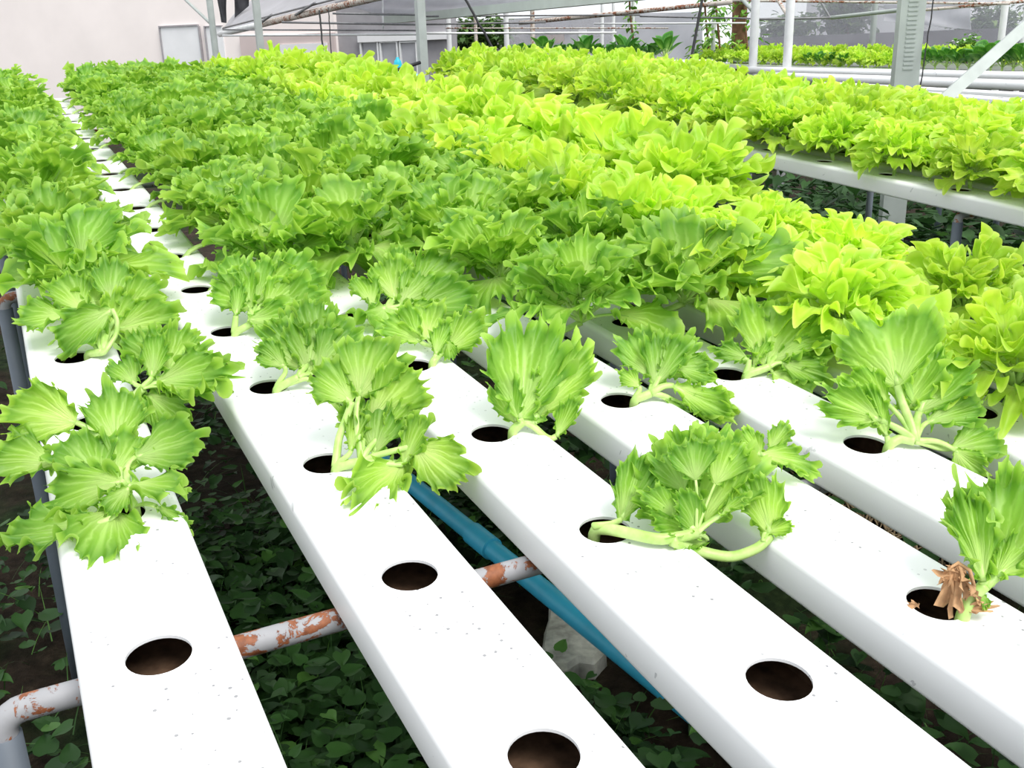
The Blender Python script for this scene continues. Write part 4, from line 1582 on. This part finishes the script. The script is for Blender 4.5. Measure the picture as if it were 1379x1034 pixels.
cab = [
    ('black straight cable slanting down to the far lettuce from the roof', (622, -10), 6.4, (672, 80), 6.4, .008),
    ('black cable slanting down beside the leafy vine', (947, -8), 6.2, (930, 84), 6.2, .010),
    ('thin black cord hanging before the pink wall, left of its pair', (430, 14), 9, (437, 86), 9, .008),
    ('thinner black cord hanging before the pink wall, right of its pair', (442, 10), 9, (447, 88), 9, .005),
    ('thin black cord hanging beside the ribbed steel post', (1258, -8), 4.6, (1237, 134), 4.6, .0032)]
for lab, p, tp, q, tq, w in cab:
    P0, P1 = wd(*p, tp), wd(*q, tq)
    m = MB()
    tt = np.linspace(0, 1, 14)
    m.tube(P0 + (P1 - P0) * tt[:, None] + (rng.normal(0, 0.0015, (14, 3)) if w < .009 else 0), w, 6)
    tag(m.build('cable', MAT['black']), lab, 'cable', 'hanging cables')

# clutter between the tables at the far end
J = wd(536, 92, 8.8)
m = MB()
prof = [(0.0, 0), (.034, 0), (.036, .02), (.036, .06), (.03, .085), (.015, .10), (.014, .115), (0, .115)]
aa = np.linspace(0, 2 * np.pi, 16, endpoint=False)
m.grid(np.array([[(r * math.cos(a), r * math.sin(a), z) for a in aa] for r, z in prof]), closed=True)
jg = m.build('plastic_jug', MAT['cyan'])
jg.location = (J[0], J[1], J[2] - 0.02)
tag(jg, 'bright cyan plastic jug before the sliding windows', 'jug')
m = MB()
K = wd(530, 101, 8.9)
a_, b_ = np.meshgrid(np.linspace(0, 1, 20), np.linspace(0, 2 * np.pi, 24, endpoint=False), indexing='ij')
hh = np.cos(a_ * np.pi / 2) ** 0.6 * (1 + 0.3 * np.sin(b_ * 3 + a_ * 5) + 0.15 * np.sin(b_ * 7))
RR = np.sin(a_ * np.pi / 2)
m.grid(np.stack([K[0] + 0.24 * RR * np.cos(b_), K[1] + 0.3 * RR * np.sin(b_), K[2] - 0.06 + 0.07 * hh], -1)[::-1], closed=True)
tag(m.build('folded_net', MAT['cyanpale']), 'heap of pale turquoise netting between the two tables', 'net')
m = MB()
m.box((-0.34, -0.34, 0.0), (0.34, 0.34, 0.02))
for x in (-.3, .3):
    for y in (-.3, .3):
        m.box((x - .02, y - .02, -(K[2] - 0.07)), (x + .02, y + .02, 0.0))
tb = m.build('side_table', MAT['greywall'], smooth=False)
tb.location = (K[0], K[1], K[2] - 0.08)
tag(tb, 'low grey stand carrying the turquoise netting', 'stand')
tag(bar(wd(490, 109, 7.8), wd(566, 84, 8.0), 0.014, MAT['black'], 'black_rod'), 'black slanting rod over the turquoise netting', 'rod')

# ------------------------------------------------------------------ further growing tables on the right
def line_channel(pa, pb, X, label, w, round_=False):
    A, B = wx(pa[0], pa[1], X), wx(pb[0], pb[1], X)
    d = unit(B - A)
    B2 = B + d * 1.2
    A2 = A - d * 0.05
    m = MB()
    if round_:
        m.tube(np.array([A2 + (B2 - A2) * t for t in np.linspace(0, 1, 8)]), w / 2, 16)
        o = m.build('growing_tube', MAT['pvc'])
        tag(o, label, 'tube', 'white tubes of the back table')
    else:
        Y0 = d * (1 if d[1] > 0 else -1)
        Xx = unit(np.cross(Y0, [0, 0, 1.0]))
        Zz = np.cross(Xx, Y0)
        S0 = A2 if d[1] > 0 else B2
        Ln = float(np.linalg.norm(B2 - A2))
        Mx = Matrix([[Xx[i], Y0[i], Zz[i], S0[i]] for i in range(3)] + [[0, 0, 0, 1]])
        o = make_channel(0, 0.1, 0.0, Ln, label, 'white channels of the back table', Mx)
    return A, B


line_channel((1010, 94.5), (1379, 103), 6.2, 'upper white tube along the back edge of the empty table', 0.062, True)
line_channel((1046, 103), (1379, 115), 5.9, 'lower white tube lying beside the upper tube', 0.068, True)
line_channel((1120, 111), (1379, 125), 5.45, 'empty white channel just below the lower white tube', .1)
line_channel((1150, 117), (1379, 134), 5.05, 'empty white channel, nearest but one on the back table', .1)
line_channel((1190, 125), (1379, 146), 4.70, 'empty white channel, nearest on the back table', .1)
A, B = line_channel((930, 84), (1379, 97), 6.75, 'white channel under the far lime lettuce and leafy greens', .1)
A2, B2 = line_channel((940, 77), (1379, 88), 7.6, 'last white channel under the hindmost lime lettuce', .1)
for i, f in enumerate((0.1, 0.5, 0.95)):
    pa = wx(1190 + 180 * f, 128 + 20 * f, 4.70)
    pb = wx(1010 + 369 * f, 82 + 10 * f, 7.6)
    e = empty('support_frame', loc=(pa[0], pa[1], 0))
    tag(e, ['pipe frame at the far end of the back table', 'middle pipe frame of the back table', 'pipe frame at the near end of the back table'][i], 'table frame', 'pipe frames under the growing tables')
    z = min(pa[2], pb[2]) - 0.12
    q = np.array([pb[0] - pa[0], pb[1] - pa[1], 0])
    m = MB(); m.tube(np.array([[0, 0, z], q * 0.5 + [0, 0, z], q + [0, 0, z]]), 0.015, 10); m.build('crossbar', MAT['rustbar'], e)
    for qq in (np.zeros(3), q):
        m = MB(); m.tube(np.array([qq + [0, 0, -0.1], qq + [0, 0, z]]), 0.016, 10); m.build('leg', MAT['greyleg'], e)


def leafy_plant(seed):
    global rng
    keep = rng
    rng = np.random.default_rng(seed)
    fo, st = MB(), MB()
    crown = np.array([0, 0, 0.02])
    stalk(st, np.array([0.0, 0, -0.02]), crown, (0, 0, 1), (0, 0, 1), 0.008, 0.01, 4)
    for i in range(9):
        az = i * 2.399 + rng.random()
        el = math.radians(35 + 45 * i / 8)
        out = np.array([math.cos(az), math.sin(az), 0])
        d1 = out * math.cos(el) + np.array([0, 0, math.sin(el)])
        Pp = crown + 0.06 * d1
        L = rng.uniform(0.09, 0.12)
        nn = np.cross(np.cross(d1, [0, 0, 1.0]), d1)
        nn = nn * (1 if nn[2] >= 0 else -1)
        stalk(st, crown, Pp, d1, d1, 0.005, 0.004, 4, 6, up=nn)
        blade(fo, Pp, d1, nn, L, L * 0.72, 'round', 22, 3, 0.3, 0.2, 0.4)
    rng = keep
    return fo, st


leafy = Kind(leafy_plant, range(500, 504), 'leafy_green', MAT['dark'])
I4 = Matrix.Identity(4)
for i in range(15):
    f = (i + 0.5) / 15
    px = 945 + (1225 - 945) * f
    p = wx(px, 84 + (1225 * 0 + (px - 930) / 449 * 13), 6.75)
    oak_far.place(Matrix.Translation(tuple(p)) @ Matrix.Rotation(fr.uniform(0, 6), 4, 'Z'), f'lime lettuce, {ORD[i]} from the vine end along the back table', 'lime lettuces on the back table')
for i in range(20):
    px = 955 + 22 * i
    p = wx(px, 77 + (px - 940) / 439 * 11, 7.6)
    oak_far.place(Matrix.Translation(tuple(p)) @ Matrix.Rotation(fr.uniform(0, 6), 4, 'Z') @ Matrix.Scale(1.1, 4), f'lime lettuce, {ORD[i]} from the vine end in the hindmost row', 'lime lettuces on the back table')
for i, px in enumerate((1088, 1103, 1118, 1136)):
    p = wx(px, 84 + (px - 930) / 449 * 13, 6.70)
    leafy.place(Matrix.Translation(tuple(p)) @ Matrix.Scale(0.7, 4), f'small dark leafy green before the far lime row, {ORD[i]} from the vines', 'leafy greens on the back table', 'leafy green')
for i in range(10):
    px = 1244 + 15 * i
    p = wx(px, 84 + (px - 930) / 449 * 13, 6.75)
    leafy.place(Matrix.Translation(tuple(p)) @ Matrix.Rotation(i * 1.3, 4, 'Z') @ Matrix.Scale(0.95 if i < 5 else 1.2, 4), f'dark leafy green, {ORD[i]} beyond the ribbed steel post', 'leafy greens on the back table', 'leafy green')
# dark greens behind the far table
p0, p1 = wd(690, 92, 7.6), wd(905, 90, 7.4)
tag(bar(p0 - unit(p1 - p0) * .3, p1 + unit(p1 - p0) * .3, 0.05, MAT['pvc'], 'growing_tube'), 'white tube under the dark greens behind the far table', 'tube', 'white tubes of the back table')
for z in (0.15, 0.85):
    q = p0 + (p1 - p0) * z
    post_ = bar(np.array([q[0], q[1], -0.1]), q - np.array([0, 0, .04]), 0.016, MAT['greyleg'], 'tube_leg')
    tag(post_, 'grey leg under the tube of dark greens, ' + ('post-side end' if z < .5 else 'vine-side end'), 'post', 'tube legs')
for i in range(12):
    q = p0 + (p1 - p0) * (i + 0.5) / 12
    leafy.place(Matrix.Translation((q[0], q[1], q[2] + 0.04)) @ Matrix.Rotation(i * 1.7, 4, 'Z') @ Matrix.Scale(0.8 + 0.35 * (i % 3 == 2), 4), f'dark leafy green behind the far table, {ORD[i]} counting towards the vines', 'dark greens behind the far table', 'leafy green')
# flowering shrub by the concrete wall
cs_ = wd(1302, 66, 10.5)
e = empty('flowering_shrub', loc=(cs_[0], cs_[1], 0))
tag(e, 'light green flowering shrub before the concrete wall', 'shrub')
m = MB()
leaf_cloud(m, tr_, (0, 0, cs_[2]), (0.16, 0.16, 0.16), 260, 0.06, 0.2)
m.build('foliage', MAT['vine'], e)
m = MB()
leaf_cloud(m, tr_, (0, 0, cs_[2] + 0.05), (0.15, 0.15, 0.12), 26, 0.03, 0.8)
m.build('blossom', MAT['whitepost'], e)
m = MB()
m.tube(np.array([[0, 0, -0.1], [0.02, 0, cs_[2] * .5], [0, 0, cs_[2]]]), 0.014, 6)
m.build('stem', MAT['bark'], e)

# ------------------------------------------------------------------ light
w = bpy.data.worlds.new('overcast_sky')
scene.world = w
w.use_nodes = True
bg = w.node_tree.nodes['Background']
bg.inputs['Color'].default_value = (0.93, 0.97, 1.0, 1)
bg.inputs['Strength'].default_value = 1.15
sun = bpy.data.lights.new('sun', 'SUN')
sun.energy = 2.6
sun.angle = math.radians(28)
sun.color = (1.0, 0.97, 0.92)
so = bpy.data.objects.new('sun', sun)
COL.objects.link(so)
so.rotation_euler = Vector((-0.12, 0.50, -0.82)).to_track_quat('-Z', 'Y').to_euler()

vs = scene.view_settings
vs.view_transform = 'Standard'
vs.look = 'None'
vs.exposure = 0.15
vs.gamma = 1.0
vs.use_curve_mapping = False
